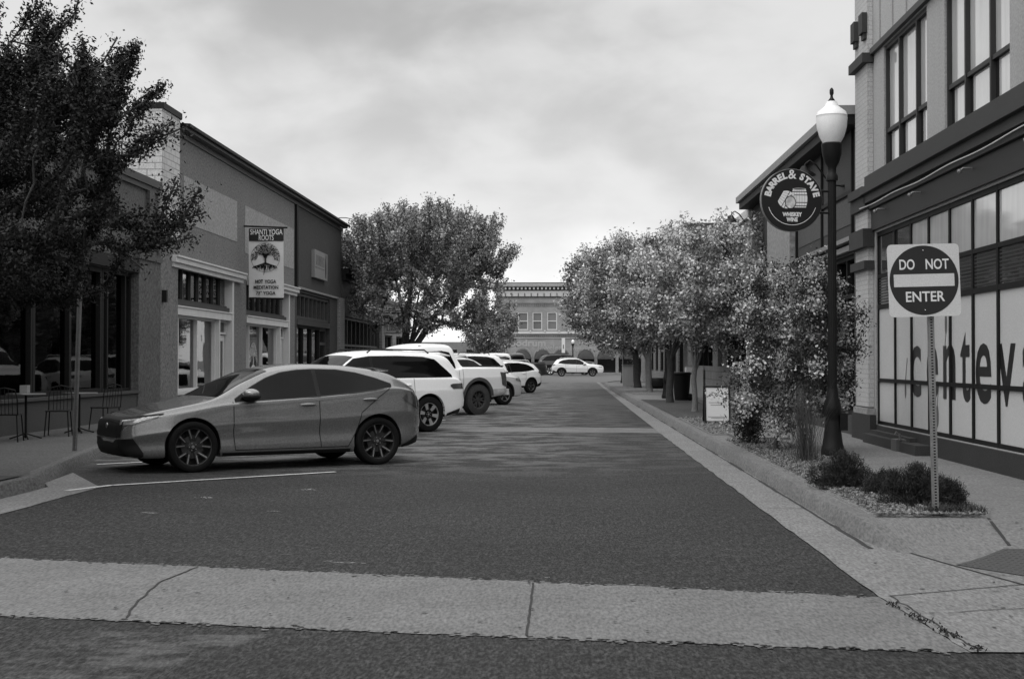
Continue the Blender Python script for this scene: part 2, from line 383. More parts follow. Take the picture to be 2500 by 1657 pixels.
# facade frames: a runs along the wall, b is height, d is distance out of the wall
def FL(x): return lambda a, b, d: (x + d, a, b)            # left-hand buildings, facing +x
def FR(x): return lambda a, b, d: (x - d, a, b)            # right-hand buildings, facing -x
def FF(y): return lambda a, b, d: (a, y - d, b)            # facing -y
def bx(mb, F, a0, a1, b0, b1, d0, d1):
    mb.prism([(a0, b0), (a1, b0), (a1, b1), (a0, b1)], F, d0, d1); return mb
def wall(F, a0, a1, b0, b1, holes, d0, d1):
    mb = MB(); A = sorted({a0, a1} | {h[0] for h in holes} | {h[1] for h in holes}); B = sorted({b0, b1} | {h[2] for h in holes} | {h[3] for h in holes})
    A = [a for a in A if a0 <= a <= a1]; B = [b for b in B if b0 <= b <= b1]
    def fill(i, j):
        if i < 0 or j < 0 or i >= len(A) - 1 or j >= len(B) - 1: return False
        a = (A[i] + A[i + 1]) / 2; b = (B[j] + B[j + 1]) / 2
        return not any(h[0] < a < h[1] and h[2] < b < h[3] for h in holes)
    for i in range(len(A) - 1):
        for j in range(len(B) - 1):
            if not fill(i, j): continue
            p, q, r, t = A[i], A[i + 1], B[j], B[j + 1]
            for d in (d0, d1): mb.add([F(p, r, d), F(q, r, d), F(q, t, d), F(p, t, d)], [(0, 1, 2, 3)])
            if not fill(i - 1, j): mb.add([F(p, r, d0), F(p, r, d1), F(p, t, d1), F(p, t, d0)], [(0, 1, 2, 3)])
            if not fill(i + 1, j): mb.add([F(q, r, d0), F(q, r, d1), F(q, t, d1), F(q, t, d0)], [(0, 1, 2, 3)])
            if not fill(i, j - 1): mb.add([F(p, r, d0), F(p, r, d1), F(q, r, d1), F(q, r, d0)], [(0, 1, 2, 3)])
            if not fill(i, j + 1): mb.add([F(p, t, d0), F(p, t, d1), F(q, t, d1), F(q, t, d0)], [(0, 1, 2, 3)])
    return mb
def window(parent, F, a0, a1, b0, b1, vs=(), hs=(), fw=.05, d=-.10, fd=.06, fm=None, gm=None, name='window', bars=None, **t):
    """frame with mullions (part) and its glass (sub-part); d = glass depth, fd = how far the frame stands proud of it"""
    f = MB(); e = .002
    bx(f, F, a0 + e, a1 - e, b0 + e, b0 + fw, d - .02, d + fd); bx(f, F, a0 + e, a1 - e, b1 - fw, b1 - e, d - .02, d + fd)
    bx(f, F, a0 + e, a0 + fw, b0 + fw, b1 - fw, d - .02, d + fd); bx(f, F, a1 - fw, a1 - e, b0 + fw, b1 - fw, d - .02, d + fd)
    for v in vs: bx(f, F, v - fw / 2, v + fw / 2, b0 + fw, b1 - fw, d - .02, d + fd - .004)
    for h in hs: bx(f, F, a0 + fw, a1 - fw, h - fw / 2, h + fw / 2, d - .02, d + fd - .008)
    fo = part(name, f, fm, parent, **t)
    g = MB(); bx(g, F, a0 + .01, a1 - .01, b0 + .01, b1 - .01, d - .008, d)
    part('pane', g, gm, fo)
    return fo
def text_mesh(s, size, off=0.0, ext=.002, align='CENTER', space=1.0, width=None, shear=0):
    cu = bpy.data.curves.new('t', 'FONT'); cu.body = s; cu.size = size; cu.extrude = ext; cu.align_x = align; cu.align_y = 'BOTTOM_BASELINE'
    cu.offset = off; cu.space_character = space; cu.resolution_u = 4; cu.shear = shear
    o = bpy.data.objects.new('t', cu); col.objects.link(o)
    dg = bpy.context.evaluated_depsgraph_get(); me = bpy.data.meshes.new_from_object(o.evaluated_get(dg))
    bpy.data.objects.remove(o); bpy.data.curves.remove(cu)
    if width and len(me.vertices):
        xs = [v.co.x for v in me.vertices]; k = width / (max(xs) - min(xs)); me.transform(Matrix.Diagonal((k, 1, 1, 1)))
    return me
def frame_mat(ex, ey, o):
    ex = Vector(ex).normalized(); ey = Vector(ey).normalized(); ez = ex.cross(ey)
    m = Matrix((ex, ey, ez)).transposed().to_4x4(); m.translation = Vector(o); return m
def join_meshes(ms):
    b = bmesh.new()
    for m in ms: b.from_mesh(m)
    r = bpy.data.meshes.new('j'); b.to_mesh(r); b.free(); return r
def lettering(parent, lines, ex, m, name='lettering', **t):
    """lines = [(text, size, bold, origin, width)]"""
    for (s, size, bold, org, wd) in lines:
        me = text_mesh(s, size, bold, width=wd); me.transform(frame_mat(ex, (0, 0, 1), org)); put(name, me, m, parent, **t)

# ================================================================== GROUND
struct('ground', poly_at([(-900, -300), (900, -300), (900, 1500), (-900, 1500)], -.03), earth)
struct('road', MB().grid([[(x, y, 0) for x in (-16, -8, 0, 8, 14)] for y in (-6, 10, 40, 96)]), asph)
struct('cross_street', poly_at([(-60, 96), (60, 96), (60, 147), (-60, 147)], .004), asph_f)
# valley gutter across the mouth of the street, with ragged asphalt edges
def ragged(p, q, n, amp, seed):
    r = random.Random(seed); o = []
    for i in range(n + 1):
        t = i / n; k = 0 if i in (0, n) else 1
        o.append((p[0] + (q[0] - p[0]) * t, p[1] + (q[1] - p[1]) * t + k * r.uniform(-amp, amp)))
    return o
top_e = ragged((-12, 12.75), (-4.25, 10.77), 120, .022, 1)[:-1] + ragged((-4.25, 10.77), (2.03, 9.2), 170, .020, 2)
bot_e = ragged((-12, 9.75), (-3.29, 8.34), 120, .022, 3)[:-1] + ragged((-3.29, 8.34), (-.2, 7.78), 90, .02, 4)[:-1] + ragged((-.2, 7.78), (2.12, 7.47), 80, .022, 5)
vg = MB()
k = max(len(top_e), len(bot_e))
def resamp(P, n):
    xs = [p[0] for p in P]; ys = [p[1] for p in P]; X = np.linspace(xs[0], xs[-1], n); return list(zip(X, np.interp(X, xs, ys)))
ta, ba = resamp(top_e, 480), resamp(bot_e, 480)
vg.grid([[(a[0] + (b[0] - a[0]) * t, a[1] + (b[1] - a[1]) * t, .005) for t in (0, .5, 1)] for a, b in zip(ta, ba)])
struct('valley_gutter', vg, conc)
# concrete apron and gutter on the right
def jline(y):     # joint between the flat gutter and the ramp
    return float(np.interp(y, [7.2, 7.9, 8.6, 9.6, 10.7, 11.4, 12.4], [7.5, 4.6, 3.7, 3.13, 2.85, 2.70, 2.64]))
gp = MB(); rows = []
rr = random.Random(9)
for y in list(np.linspace(7.47, 9.2, 14)) + list(np.linspace(9.4, 30, 60)) + [45, 60, 75, 96]:
    xl = 2.03 if y > 9.2 else 2.12 - (y - 7.47) / 1.73 * .09
    xl += rr.uniform(-.012, .012)
    if y > 30: xl += (y - 30) * .005
    xr = jline(y) + .05 if y < 12.4 else 2.56
    rows.append([(xl + (xr - xl) * t, y, .009) for t in (0, .5, 1)])
gp.grid(rows)
struct('gutter_right', gp, conc_n)
def rz_(x, y):
    dx = max(0., min(1., (x - jline(y)) / 1.3)); a = dx * dx * (3 - 2 * dx); dy = max(0., min(1., (y - 11.35) / 1.0)); b = dy * dy * (3 - 2 * dy)
    return .010 + .145 * max(a, b)
rows = []
for y in np.linspace(7.25, 12.4, 40):
    x0 = jline(y); rows.append([(x0 + (14 - x0) * t ** 2, y, rz_(x0 + (14 - x0) * t ** 2, y)) for t in np.linspace(0, 1, 24)])
struct('ramp', MB().grid(rows), conc_d, 40)
# raised sidewalks
def slab(poly, z0, z1):
    return MB().prism(poly, lambda a, b, d: (a, b, d), z0, z1)
struct('sidewalk_right', slab([(2.68, 12.4), (14, 12.4), (14, 96), (6.5, 96), (4.2, 93), (2.68, 86)], -.02, .155), conc_d)
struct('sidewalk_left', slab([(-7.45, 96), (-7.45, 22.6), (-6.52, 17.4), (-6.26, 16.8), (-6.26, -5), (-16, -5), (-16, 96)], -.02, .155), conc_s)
struct('sidewalk_far', slab([(-60, 146), (60, 146), (60, 200), (-60, 200)], -.02, .14), conc_d)
def curb(name, path, mm, h=.155, wd=.16, fac=.045, side=1):
    """path runs along the foot of the curb; side=+1: the raised side lies to the right of the path"""
    mb = MB(); rows = []
    P = [Vector((p[0], p[1], 0)) for p in path]
    for i, p in enumerate(P):
        d = (P[min(i + 1, len(P) - 1)] - P[max(i - 1, 0)]).normalized(); nrm = Vector((d.y, -d.x, 0)) * side
        hh = h * (path[i][2] if len(path[i]) > 2 else 1)
        rows.append([p + Vector((0, 0, -.01)), p + nrm * fac + Vector((0, 0, hh - .025)), p + nrm * (fac + .02) + Vector((0, 0, hh)), p + nrm * (fac + wd - .03) + Vector((0, 0, hh + .003)), p + nrm * (fac + wd) + Vector((0, 0, -.01))])
    mb.grid(rows); mb.f.append((4, 3, 2, 1, 0)); n = len(mb.v); mb.f.append((n - 5, n - 4, n - 3, n - 2, n - 1))
    struct(name, mb, mm, 22)
ys = [11.15, 11.6, 12.0, 12.4]
curb('curb_right', [(2.6, 11.2, .05), (2.56, 11.6, .45), (2.53, 11.9, .85), (2.5, 12.3, 1.03)] + [(2.5, y, 1.03) for y in np.arange(14, 86, 3)] + [(2.7, 88, 1.03), (3.2, 91, 1.03), (4.2, 93.5, 1.03), (6.6, 95.6, 1.03)], conc)
curb('curb_left', [(-6.1, -5), (-6.1, 8), (-6.1, 16.4), (-6.14, 16.75), (-6.34, 17.3), (-7.26, 22.5), (-7.28, 23.2), (-7.28, 60), (-7.28, 96)], mat('shaded_curb', .095, .9, .2, 1, .5, 34, .3, 60, flat=1), side=-1)  # left curb colour darkened to carry the same shade as its sidewalk
curb('curb_far', [(-60, 145.8), (60, 145.8)], conc, side=-1)
struct('gutter_left', MB().grid([[(-6.12, y, .006), (-5.5 + random.uniform(-.015, .015), y, .006)] for y in np.linspace(-5, 16.8, 60)]).add(
    [(-6.12, 16.8, .006), (-5.5, 16.8, .006), (-6.55, 18.9, .006), (-6.35, 17.3, .006)], [(0, 1, 2, 3)]), conc_n)
# faint concrete crossing further up
ja, jb = [], []
for i in range(61):
    x = -7.2 + 9.25 * i / 60; ja.append((x, 29.8 - .12 * x + random.uniform(-.1, .1), .005)); jb.append((x, 31.9 - .12 * x + random.uniform(-.12, .12), .005))
struct('crossing_strip', MB().grid([ja, jb]), mat('worn_concrete', .13, .9, .5, 1.6, .5, 30))
# joints and cracks
def strip(mb, pts, w_, z):
    P = [Vector((p[0], p[1], 0)) for p in pts]; rows = []
    for i, p in enumerate(P):
        d = (P[min(i + 1, len(P) - 1)] - P[max(i - 1, 0)]).normalized(); nrm = Vector((-d.y, d.x, 0)) * w_ / 2
        zz = z(p.x, p.y) if callable(z) else z
        rows.append([(p.x + nrm.x, p.y + nrm.y, zz), (p.x - nrm.x, p.y - nrm.y, zz)])
    mb.grid(rows)
def wob(p, q, n, a, seed):
    r = random.Random(seed); o = []
    for i in range(n + 1):
        t = i / n; o.append((p[0] + (q[0] - p[0]) * t + r.uniform(-a, a), p[1] + (q[1] - p[1]) * t + r.uniform(-a, a)))
    return o
jn = MB()
strip(jn, wob((-.19, 9.68), (-.19, 7.83), 14, .003, 1), .014, .0095)
strip(jn, wob((-2.66, 10.33), (-2.73, 9.7), 6, .008, 2) + wob((-2.73, 9.6), (-2.67, 9.0), 6, .008, 3) + wob((-2.66, 8.9), (-2.56, 8.3), 6, .008, 3), .014, .0095)
strip(jn, [(jline(y) - .005, y) for y in np.linspace(12.35, 7.6, 40)], .02, .0135)
strip(jn, wob((2.1, 9.2), (3.15, 9.72), 12, .004, 4), .014, .0135)
strip(jn, wob((2.1, 9.2), (2.17, 7.5), 20, .012, 5), .010, .0135)
strip(jn, wob((2.3, 8.6), (3.2, 8.9), 12, .02, 6), .010, .0135)
for y in (14.6, 17.6, 20.6, 23.6, 26.6, 29.6): strip(jn, [(2.06, y), (2.5, y)], .014, .0135)
strip(jn, [(3.68, 12.42), (3.45, 11.1)], .028, lambda x, y: rz_(x, y) + .004)
for y in (14, 15.6, 17.2, 18.8, 20.4, 22, 23.6, 25.2, 27, 29, 31, 34, 37, 40): strip(jn, [(3.95, y), (5.2, y)], .012, .159)
strip(jn, [(4.6, 7.9), (4.7, 12.4)], .012, lambda x, y: rz_(x, y) + .004)
for y in (18.5, 21, 24, 27, 30, 33): strip(jn, [(-7.5, y), (-9.95, y)], .012, .159)
for y0 in np.arange(11.5, 84, 1.6):
    strip(jn, wob((2.475, y0), (2.475, y0 + 1.62), 8, .006, int(y0 * 10)), .035 + .015 * math.sin(y0 * 1.7), .0115)
put('pavement_joints', jn.mesh('pavement_joints'), crackm, kind='structure')
# worn fragments of older paint and the bare patch in the foreground
def blob(cx_, cy_, rx, ry, seed, n=26, rot=0):
    r = random.Random(seed); o = []
    for i in range(n):
        t = 2 * math.pi * i / n; k = r.uniform(.55, 1.1); a, b = rx * k * math.cos(t), ry * k * math.sin(t)
        o.append((cx_ + a * math.cos(rot) - b * math.sin(rot), cy_ + a * math.sin(rot) + b * math.cos(rot)))
    return o
pm = MB()
for i, (x, y, a, b) in enumerate([(-1.62, 10.62, .11, .03), (-2.9, 14.2, .07, .03), (-3.9, 15.6, .07, .10), (-2.95, 16.6, .08, .08), (-4.1, 14.0, .10, .05), (-1.75, 10.7, .05, .02), (-.1, 9.95, .02, .02)]):
    r5 = random.Random(i)
    for q in range(16): pm.add([(p[0], p[1], .0040 + q * .00005) for p in blob(x + r5.gauss(0, a * .55), y + r5.gauss(0, b * .5), a * r5.uniform(.06, .3), b * r5.uniform(.06, .3), q, 9)], [tuple(range(9))])
struct('paint_scraps', pm, mat('old_paint', .30, .8, .4, 14, .5, 60))
wp = MB(); r_ = random.Random(4)
for i in range(60):
    t, s_ = r_.random(), r_.random(); x = -2.25 + .62 * s_ + (t - .5) * .3; y = 6.6 + 1.15 * t
    if x > -2.25 + (y - 6.3) * .45: continue
    wp.add([(p[0], p[1], .003 + .0001 * i) for p in blob(x, y, r_.uniform(.03, .16), r_.uniform(.02, .07), i + 50, 14, .2)], [tuple(range(14))])
# parking lines
def line(name, p, q, w_, label, seed):
    mb = MB(); n = 30; r = random.Random(seed); rows = []
    P, Q = Vector((*p, 0)), Vector((*q, 0)); d = (Q - P).normalized(); nn = Vector((-d.y, d.x, 0)) * w_ / 2
    for i in range(n + 1):
        c = P.lerp(Q, i / n); j = r.uniform(.8, 1.05); k2 = r.uniform(.8, 1.05); rows.append([c + nn * j + Vector((0, 0, .0105)), c - nn * k2 + Vector((0, 0, .0105))])
    mb.grid(rows); struct(name, mb, paint_w)
line('parking_line', (-5.42, 17.0), (-3.05, 19.15), .10, '', 1)
line('parking_line', (-5.72, 16.3), (-5.42, 17.02), .10, '', 2)
line('parking_line', (-6.72, 20.4), (-6.1, 20.95), .10, '', 3)
for i, y in enumerate((24.6, 28.4, 32.2, 36, 40, 44, 48, 52)): line('parking_line', (-6.6, y), (-2.9, y + 3.4), .10, '', 5 + i)
# tactile warning pad on the ramp
A_, B_, C_, D_ = Vector((2.90, 10.60, 0)), Vector((3.38, 11.02, 0)), Vector((4.25, 10.05, 0)), Vector((3.62, 9.25, 0))
tp = MB(); G = []
for i in range(13):
    row = []
    for j in range(17):
        a = A_.lerp(B_, i / 12); b = D_.lerp(C_, i / 12); p = a.lerp(b, j / 16); row.append((p.x, p.y, rz_(p.x, p.y) + .006))
    G.append(row)
tp.grid(G)
for i in range(1, 12):
    for j in range(1, 24):
        a = A_.lerp(B_, i / 12); b = D_.lerp(C_, i / 12); p = a.lerp(b, j / 24); z = rz_(p.x, p.y) + .005
        tp.lathe([(.016, 0), (.012, .005), (0, .0055)], (p.x, p.y, z), 6)
struct('tactile_paving', tp, tactm)

# ================================================================== RIGHT: tall corner building
rb = thing('corner_building', 'tall light building with large black framed shop windows behind the no entry sign', 'building', (5.3, 16, 0))
F = FR(5.3)
UW = [(20.75, 23.5, [21.47, 22.56]), (16.95, 19.8, [17.8, 18.9]), (12.6, 16.1, [13.8, 15.0]), (8.0, 11.7, [9.2, 10.4])]
holes = [(8.2, 24.15, .44, 3.66)] + [(a, b, 4.62, 6.66) for a, b, _ in UW]
part('wall', wall(F, 4.0, 25.25, .155, 9.6, holes, -.28, 0), mat('light_wall', .34, .95, .08, .8, .2, 30, .2, 30, streak=.06), rb)
part('roof', MB().box(5.35, 20, 4.0, 25.25, 9.6, 9.75), roofm, rb)
bk = MB(); bk.box(5.6, 20, 4.02, 4.3, 0, 9.6); bk.box(5.6, 20, 24.95, 25.24, 0, 9.6); bk.box(19.8, 20, 4.3, 24.95, 0, 9.6)
part('side_wall', bk, brick_g, rb)
part('interior', MB().box(5.72, 5.78, 4.3, 24.9, .2, 9.5), inner, rb)
pb = MB(); bx(pb, F, 24.3, 25.3, .72, 9.6, .004, .10)
pil = part('pilaster', pb, brick('pilaster_brick', .44, .42, .34, .24, .08, msize=.008), rb)
pbs = MB(); bx(pbs, F, 24.2, 25.34, .60, .70, .005, .14); part('plinth', pbs, stucco_l, rb)
bands = MB()
bstone = mat('band_stone', .035, .8, .2, 3, .2, 60)
for (z0, z1, d) in ((6.56, 6.72, .20), (4.30, 4.45, .22), (4.08, 4.295, .17), (3.43, 3.74, .20), (3.06, 3.20, .18)): bands = MB(); bx(bands, F, 24.22, 25.38, z0, z1, .006, d); part('band', bands, bstone, pil)
for a in (24.28, 24.95): bands = MB(); bx(bands, F, a, a + .30, 7.08, 7.42, .101, .19); bx(bands, F, a + .03, a + .27, 6.98, 7.08, .101, .15); part('bracket', bands, bstone, pil)
ba_ = MB(); bx(ba_, F, 4, 25.3, .155, .43, .003, .055); bx(ba_, F, 23.9, 25.4, .155, .60, .056, .16); part('base', ba_, mat('dark_base', .028, .85, .25, 1.5, .3, 50, .4, 60), rb)
st = MB(); bx(st, F, 20.4, 23.9, .155, .30, .057, .28); bx(st, F, 21.2, 23.9, .30, .36, .057, .16); part('ledge', st, mat('ledge_stone', .035, .9, .3, 2, .3, 50, .5, 60), rb)
# storefront: one big grid, black frames; the two lower rows carry white film, above blinds, above that a sky reflection painted pale
mull = [8.2 + i * 0 for i in range(0)]
mull = [9.4, 10.5, 11.6, 12.7, 13.8, 14.9, 15.45, 16.47, 17.57, 18.63, 19.72, 20.84, 21.88, 22.94]
edges = [8.2] + [m_ for m_ in mull if m_ != 14.9] + [24.15]
for i in range(len(edges) - 1):
    a, b = edges[i], edges[i + 1]
    f = MB(); fw = .034
    bx(f, F, a + .001, a + fw, .44, 3.66, -.14, -.025); bx(f, F, b - fw, b - .001, .44, 3.66, -.14, -.025)
    for z0, z1 in ((.441, .50), (1.15, 1.21), (2.37, 2.44), (2.89, 2.95), (3.59, 3.659)): bx(f, F, a + fw, b - fw, z0, z1, -.14, -.027)
    wo = part('window', f, trim_d, rb)
    for nm, z0, z1, gm in (('pane', .50, 1.15, film), ('pane', 1.21, 2.37, film), ('pane', 2.44, 2.89, glass_dkup), ('pane', 2.95, 3.59, glass_up if i < 12 else glass_dkup)):
        g = MB(); bx(g, F, a + fw, b - fw, z0, z1, -.062, -.052); part(nm, g, gm, wo)
# blinds behind the dark row
bl = MB()
for k_ in range(9): bx(bl, F, 8.3, 24.1, 2.47 + k_ * .047, 2.49 + k_ * .047, -.051, -.048)
part('blind', bl, mat('blind_slat', .035, .7, .1, 3), rb)
# cornice over the shop front
cb_ = MB(); bx(cb_, F, 4, 24.28, 4.42, 4.61, .004, .16); bx(cb_, F, 4, 24.28, 4.30, 4.418, .004, .24); bx(cb_, F, 4, 24.28, 4.16, 4.297, .004, .17); bx(cb_, F, 4, 24.28, 4.06, 4.157, .004, .10)
part('cornice', cb_, mat('cornice_dark', .035, .7, .15, 2, .2, 50), rb)
fb = MB(); bx(fb, F, 4, 24.26, 3.70, 4.05, .004, .05); part('fascia', fb, mat('fascia_dark', .020, .6, .15, 2, .2, 50), rb)
sb = MB()
for a in np.arange(8.4, 24.4, .9): bx(sb, F, a, a + .03, 6.80, 9.6, .002, .022)
part('siding_batten', sb, mat('siding', .28, .8, .1, 1, .2, 40), rb)
hd = MB(); bx(hd, F, 4, 24.25, 6.68, 6.78, .003, .07); part('header_trim', hd, trim_m, rb)
sd2 = MB(); bx(sd2, F, 4, 24.28, 6.80, 9.59, .0005, .0018); part('siding', sd2, mat('siding_board', .38, .8, .1, 1, .25, 40, .3), rb)
for a, b, ms in UW:
    f = MB(); fw = .05; D0, D1 = -.14, -.03; bx(f, F, a + .001, a + fw, 4.62, 6.66, D0, D1); bx(f, F, b - fw, b - .001, 4.62, 6.66, D0, D1)
    bx(f, F, a + fw, b - fw, 4.621, 4.68, D0, D1); bx(f, F, a + fw, b - fw, 6.60, 6.659, D0, D1)
    for m_ in ms: bx(f, F, m_ - .03, m_ + .03, 4.68, 6.60, D0, D1 + .005)
    cells = list(zip([a + fw] + [m_ + .03 for m_ in ms], [m_ - .03 for m_ in ms] + [b - fw]))
    for p_, q_ in cells: bx(f, F, p_, q_, 5.23, 5.29, D0, D1 - .01)
    wo = part('window', f, mat('window_frame_dark', .022, .6, .1, 3), rb)
    for p_, q_ in cells:
        for z0, z1 in ((4.68, 5.23), (5.29, 6.60)): g = MB(); bx(g, F, p_, q_, z0, z1, -.10, -.09); part('pane', g, glass_up, wo)
        g = MB(); bx(g, F, q_ - .13, q_, 4.685, 5.225, -.0895, -.086); part('blind', g, glass_dk, wo)
# rope light and small fittings under the cornice
rl = MB(); pts = [(5.04 + .05 * 0, y, 4.06 + .012 * math.sin(y * 2.1) - .015 * math.sin((24.2 - y) * .38)) for y in np.linspace(24.2, 9, 90)]
rl.tube(pts, .008, 6); solo('rope_light', rl, mat('rope_light', .55, .4, 0), 'thin pale rope light running under the cornice of the tall building', 'rope light', 60)
for y in (15.7, 18.3, 20.9, 23.2):
    b = MB(); b.tube([(5.24, y, 3.96), (5.12, y, 3.96), (5.09, y, 3.93)], .015, 6); b.sph((5.08, y, 3.92), .032, 8, 6)
    solo('clip_light', b, metal_g, 'small round fitting on the dark fascia, %s from the corner pilaster' % {15.7: 'fourth', 18.3: 'third', 20.9: 'second', 23.2: 'first'}[y], 'light fitting', 40, 'small fittings along the dark fascia')
# lettering on the film
def on_right(me, y, z, x): me.transform(frame_mat((0, -1, 0), (0, 0, 1), (x, y, z))); return me
ms = []
for ch, y, wd, sz in (('c', 21.68, .64, 1), ('e', 20.72, .62, 1), ('n', 19.82, .62, 1), ('t', 19.04, .46, 1), ('e', 18.24, .66, 1), ('v', 17.30, .70, 1), ('a', 16.38, .66, 1), ('l', 15.7, .16, 1)):
    me = text_mesh(ch, 1.58, .016, .001, width=wd); ms.append(on_right(me, y, .99, 5.349))
put('lettering', join_meshes(ms), letter_d, rb, label='large dark lower-case letters on the whitened panes')
lf = MB()
for (y, z, a, b) in ((22.32, 1.05, .05, .13), (19.98, 2.02, .06, .15), (20.45, .72, .07, .16)):
    lf.add([(5.3485, y + a * math.cos(t), z + b * math.sin(t)) for t in np.linspace(0, 2 * math.pi, 20, endpoint=False)], [tuple(range(20))])
for p_, q_ in (((22.2, 1.55), (22.32, 1.15)), ((20.05, 1.6), (19.98, 1.9)), ((20.45, .85), (20.38, 1.15))): lf.tube([(5.350, *p_), (5.350, *q_)], .006, 4)
put('leaf_graphic', lf.mesh('leaf_graphic'), mat('grey_graphic', .12, .5, 0), rb)
sp = MB(); sp.tube([(5.03, 21.35, .17), (5.03, 21.35, .42), (4.98, 21.35, .45), (4.96, 21.35, .40)], .018, 8); sp.tube([(5.03, 21.28, .34), (5.03, 21.42, .34)], .014, 6); sp.box(4.99, 5.22, 21.4, 21.75, .156, .33)
solo('wall_tap', sp, mat('tap_metal', .12, .5, .3, 20, metal=.3), 'small pipe tap with dark box at the foot of the tall building', 'tap', 50)

# ================================================================== RIGHT: shops beyond
s2 = thing('dark_shop_building', 'one storey dark rendered shop building with eaves just behind the street lamp', 'building', (5.3, 32, 0))
F = FR(5.3)
part('wall', wall(F, 25.42, 39.6, .155, 5.75, [(25.9, 31.6, .5, 3.45), (36.2, 39.2, .6, 3.4)], -.28, 0), mat('dark_render', .055, .95, .12, .8, .3, 40, .5, 50), s2)
b = MB(); b.box(5.3, 18, 25.42, 39.6, 5.76, 5.9); part('roof', b, roofm, s2)
b = MB(); b.box(5.56, 18, 39.35, 39.62, 0, 5.75); part('side_wall', b, stucco_l, s2)
b = MB(); bx(b, F, 25.4, 39.9, 5.88, 6.04, -.3, .42); part('fascia', b, trim_g, s2)
b = MB(); bx(b, F, 25.42, 39.8, 5.70, 5.876, -.28, .34); part('eaves', b, trim_d, s2)
b = MB(); bx(b, F, 32.3, 35.8, .156, 5.2, .004, .14); part('pilaster', b, stucco_l, s2, label='broad pale rendered pier')
b = MB(); bx(b, F, 25.45, 32.2, 3.66, 3.74, .003, .14); bx(b, F, 25.45, 32.2, 3.50, 3.60, .003, .08); part('ledge', b, trim_g, s2)
b = MB()
for a in (25.9, 28.9, 32.0): bx(b, F, a, a + .09, 3.76, 5.68, .002, .05)
for z in (4.55,): bx(b, F, 25.99, 32.0, z, z + .07, .002, .04)
part('panel_trim', b, trim_d, s2)
b = MB(); bx(b, F, 26.05, 28.85, 4.0, 4.5, .002, .01); bx(b, F, 29.05, 31.9, 4.0, 5.6, .002, .01); part('panel', b, mat('mid_panel', .085, .9, .1, 1, .3, 40), s2)
window(s2, F, 25.9, 31.6, .5, 3.45, [26.9, 27.9, 28.9, 29.9, 30.8], [2.7], .08, -.16, .1, trim_d, glass)
window(s2, F, 36.2, 39.2, .6, 3.4, [37.2, 38.2], [2.6], .08, -.16, .1, trim_d, glass)
part('interior', MB().box(6.4, 6.5, 25.5, 39.3, .16, 5.6), inner, s2)
b = MB()
b.prism([(.0, 3.55), (.9, 3.2), (.9, 3.1), (0, 3.4)], lambda a, c, d: (5.16 - a, d, c), 36.0, 39.3); part('awning', b, trim_d, s2)
for i, (y, z) in enumerate(((26.8, 5.05), (31.2, 5.35), (38.3, 5.3))):
    g = thing('gooseneck_lamp', ['dark gooseneck wall lamp nearest the glass street lamp globe', 'dark gooseneck wall lamp just above the round hanging sign', 'dark gooseneck wall lamp at the far end of the dark shop'][i], 'wall lamp', (5.3, y, z - .3), group='gooseneck lamps on the dark shop')
    m = MB(); m.tube([(5.3, y, z - .28), (5.05, y, z - .26), (4.78, y, z + .12), (4.66, y, z + .2), (4.58, y, z + .14), (4.56, y, z + .06)], .016, 8); m.lathe([(.05, -.02), (.05, .02)], (5.28, y, z - .28), 10, 'z'); part('arm', m, metal_b, g, 50)
    m = MB(); m.lathe([(.04, .10), (.07, .06), (.09, .02), (.20, -.05), (.215, -.08), (.20, -.075), (.06, 0)], (4.56, y, z), 18); part('lamp_shade', m, metal_b, g, 50)
    m = MB(); m.sph((4.56, y, z - .04), .035, 8, 6); part('bulb', m, globe_m, g, 60)
s3 = thing('pale_shop_building', 'low pale shop building with white parapet behind the flowering trees', 'building', (5.3, 50, 0))
part('wall', wall(F, 39.7, 60, .155, 5.5, [(41, 46, .8, 3.2), (47, 48.4, .2, 2.7), (50, 58, .8, 3.2)], -.28, 0), stucco_l, s3)
b = MB(); bx(b, F, 39.68, 60, 5.5, 5.74, -.3, .1); part('parapet', b, trim_w, s3)
b = MB(); bx(b, F, 39.7, 60, .156, 1.3, .003, .06); part('base', b, stone, s3)
b = MB(); b.box(5.56, 15, 39.7, 60, 5.3, 5.4); part('roof', b, roofm, s3)
window(s3, F, 41, 46, .8, 3.2, [42.6, 44.3], [2.6], .08, -.16, .1, trim_d, glass_dk); window(s3, F, 50, 58, .8, 3.2, [52, 54, 56], [2.6], .08, -.16, .1, trim_d, glass_dk)
b = MB(); bx(b, F, 47.02, 48.38, .16, 2.69, -.2, -.14); dr = part('door', b, trim_m, s3); b = MB(); b.tube([(5.42, 47.2, 1.0), (5.42, 47.2, 1.3)], .02, 6); part('handle', b, chrome, dr)
b = MB(); b.prism([(.0, 3.5), (1.1, 3.0), (1.1, 2.8), (0, 3.3)], lambda a, c, d: (5.2 - a, d, c), 40.5, 58); part('awning', b, trim_m, s3)
s4 = thing('brick_corner_block', 'plain two storey brick block rising behind the flowering trees on the right', 'building', (5.3, 75, 0))
part('wall', wall(F, 60.1, 94.5, .155, 7.1, [(62 + 4 * i, 64.6 + 4 * i, .9, 3.1) for i in range(7)] + [(62.4 + 4 * i, 63.8 + 4 * i, 4.3, 6.0) for i in range(7)], -.28, 0), brick_m, s4)
b = MB(); b.box(5.57, 18, 60.1, 60.4, .1, 7.1); b.box(5.57, 18, 94.2, 94.5, .1, 7.1); part('side_wall', b, brick_m, s4)
b = MB(); bx(b, F, 60.05, 94.55, 7.1, 7.28, -12.6, .12); part('cornice', b, trim_m, s4)
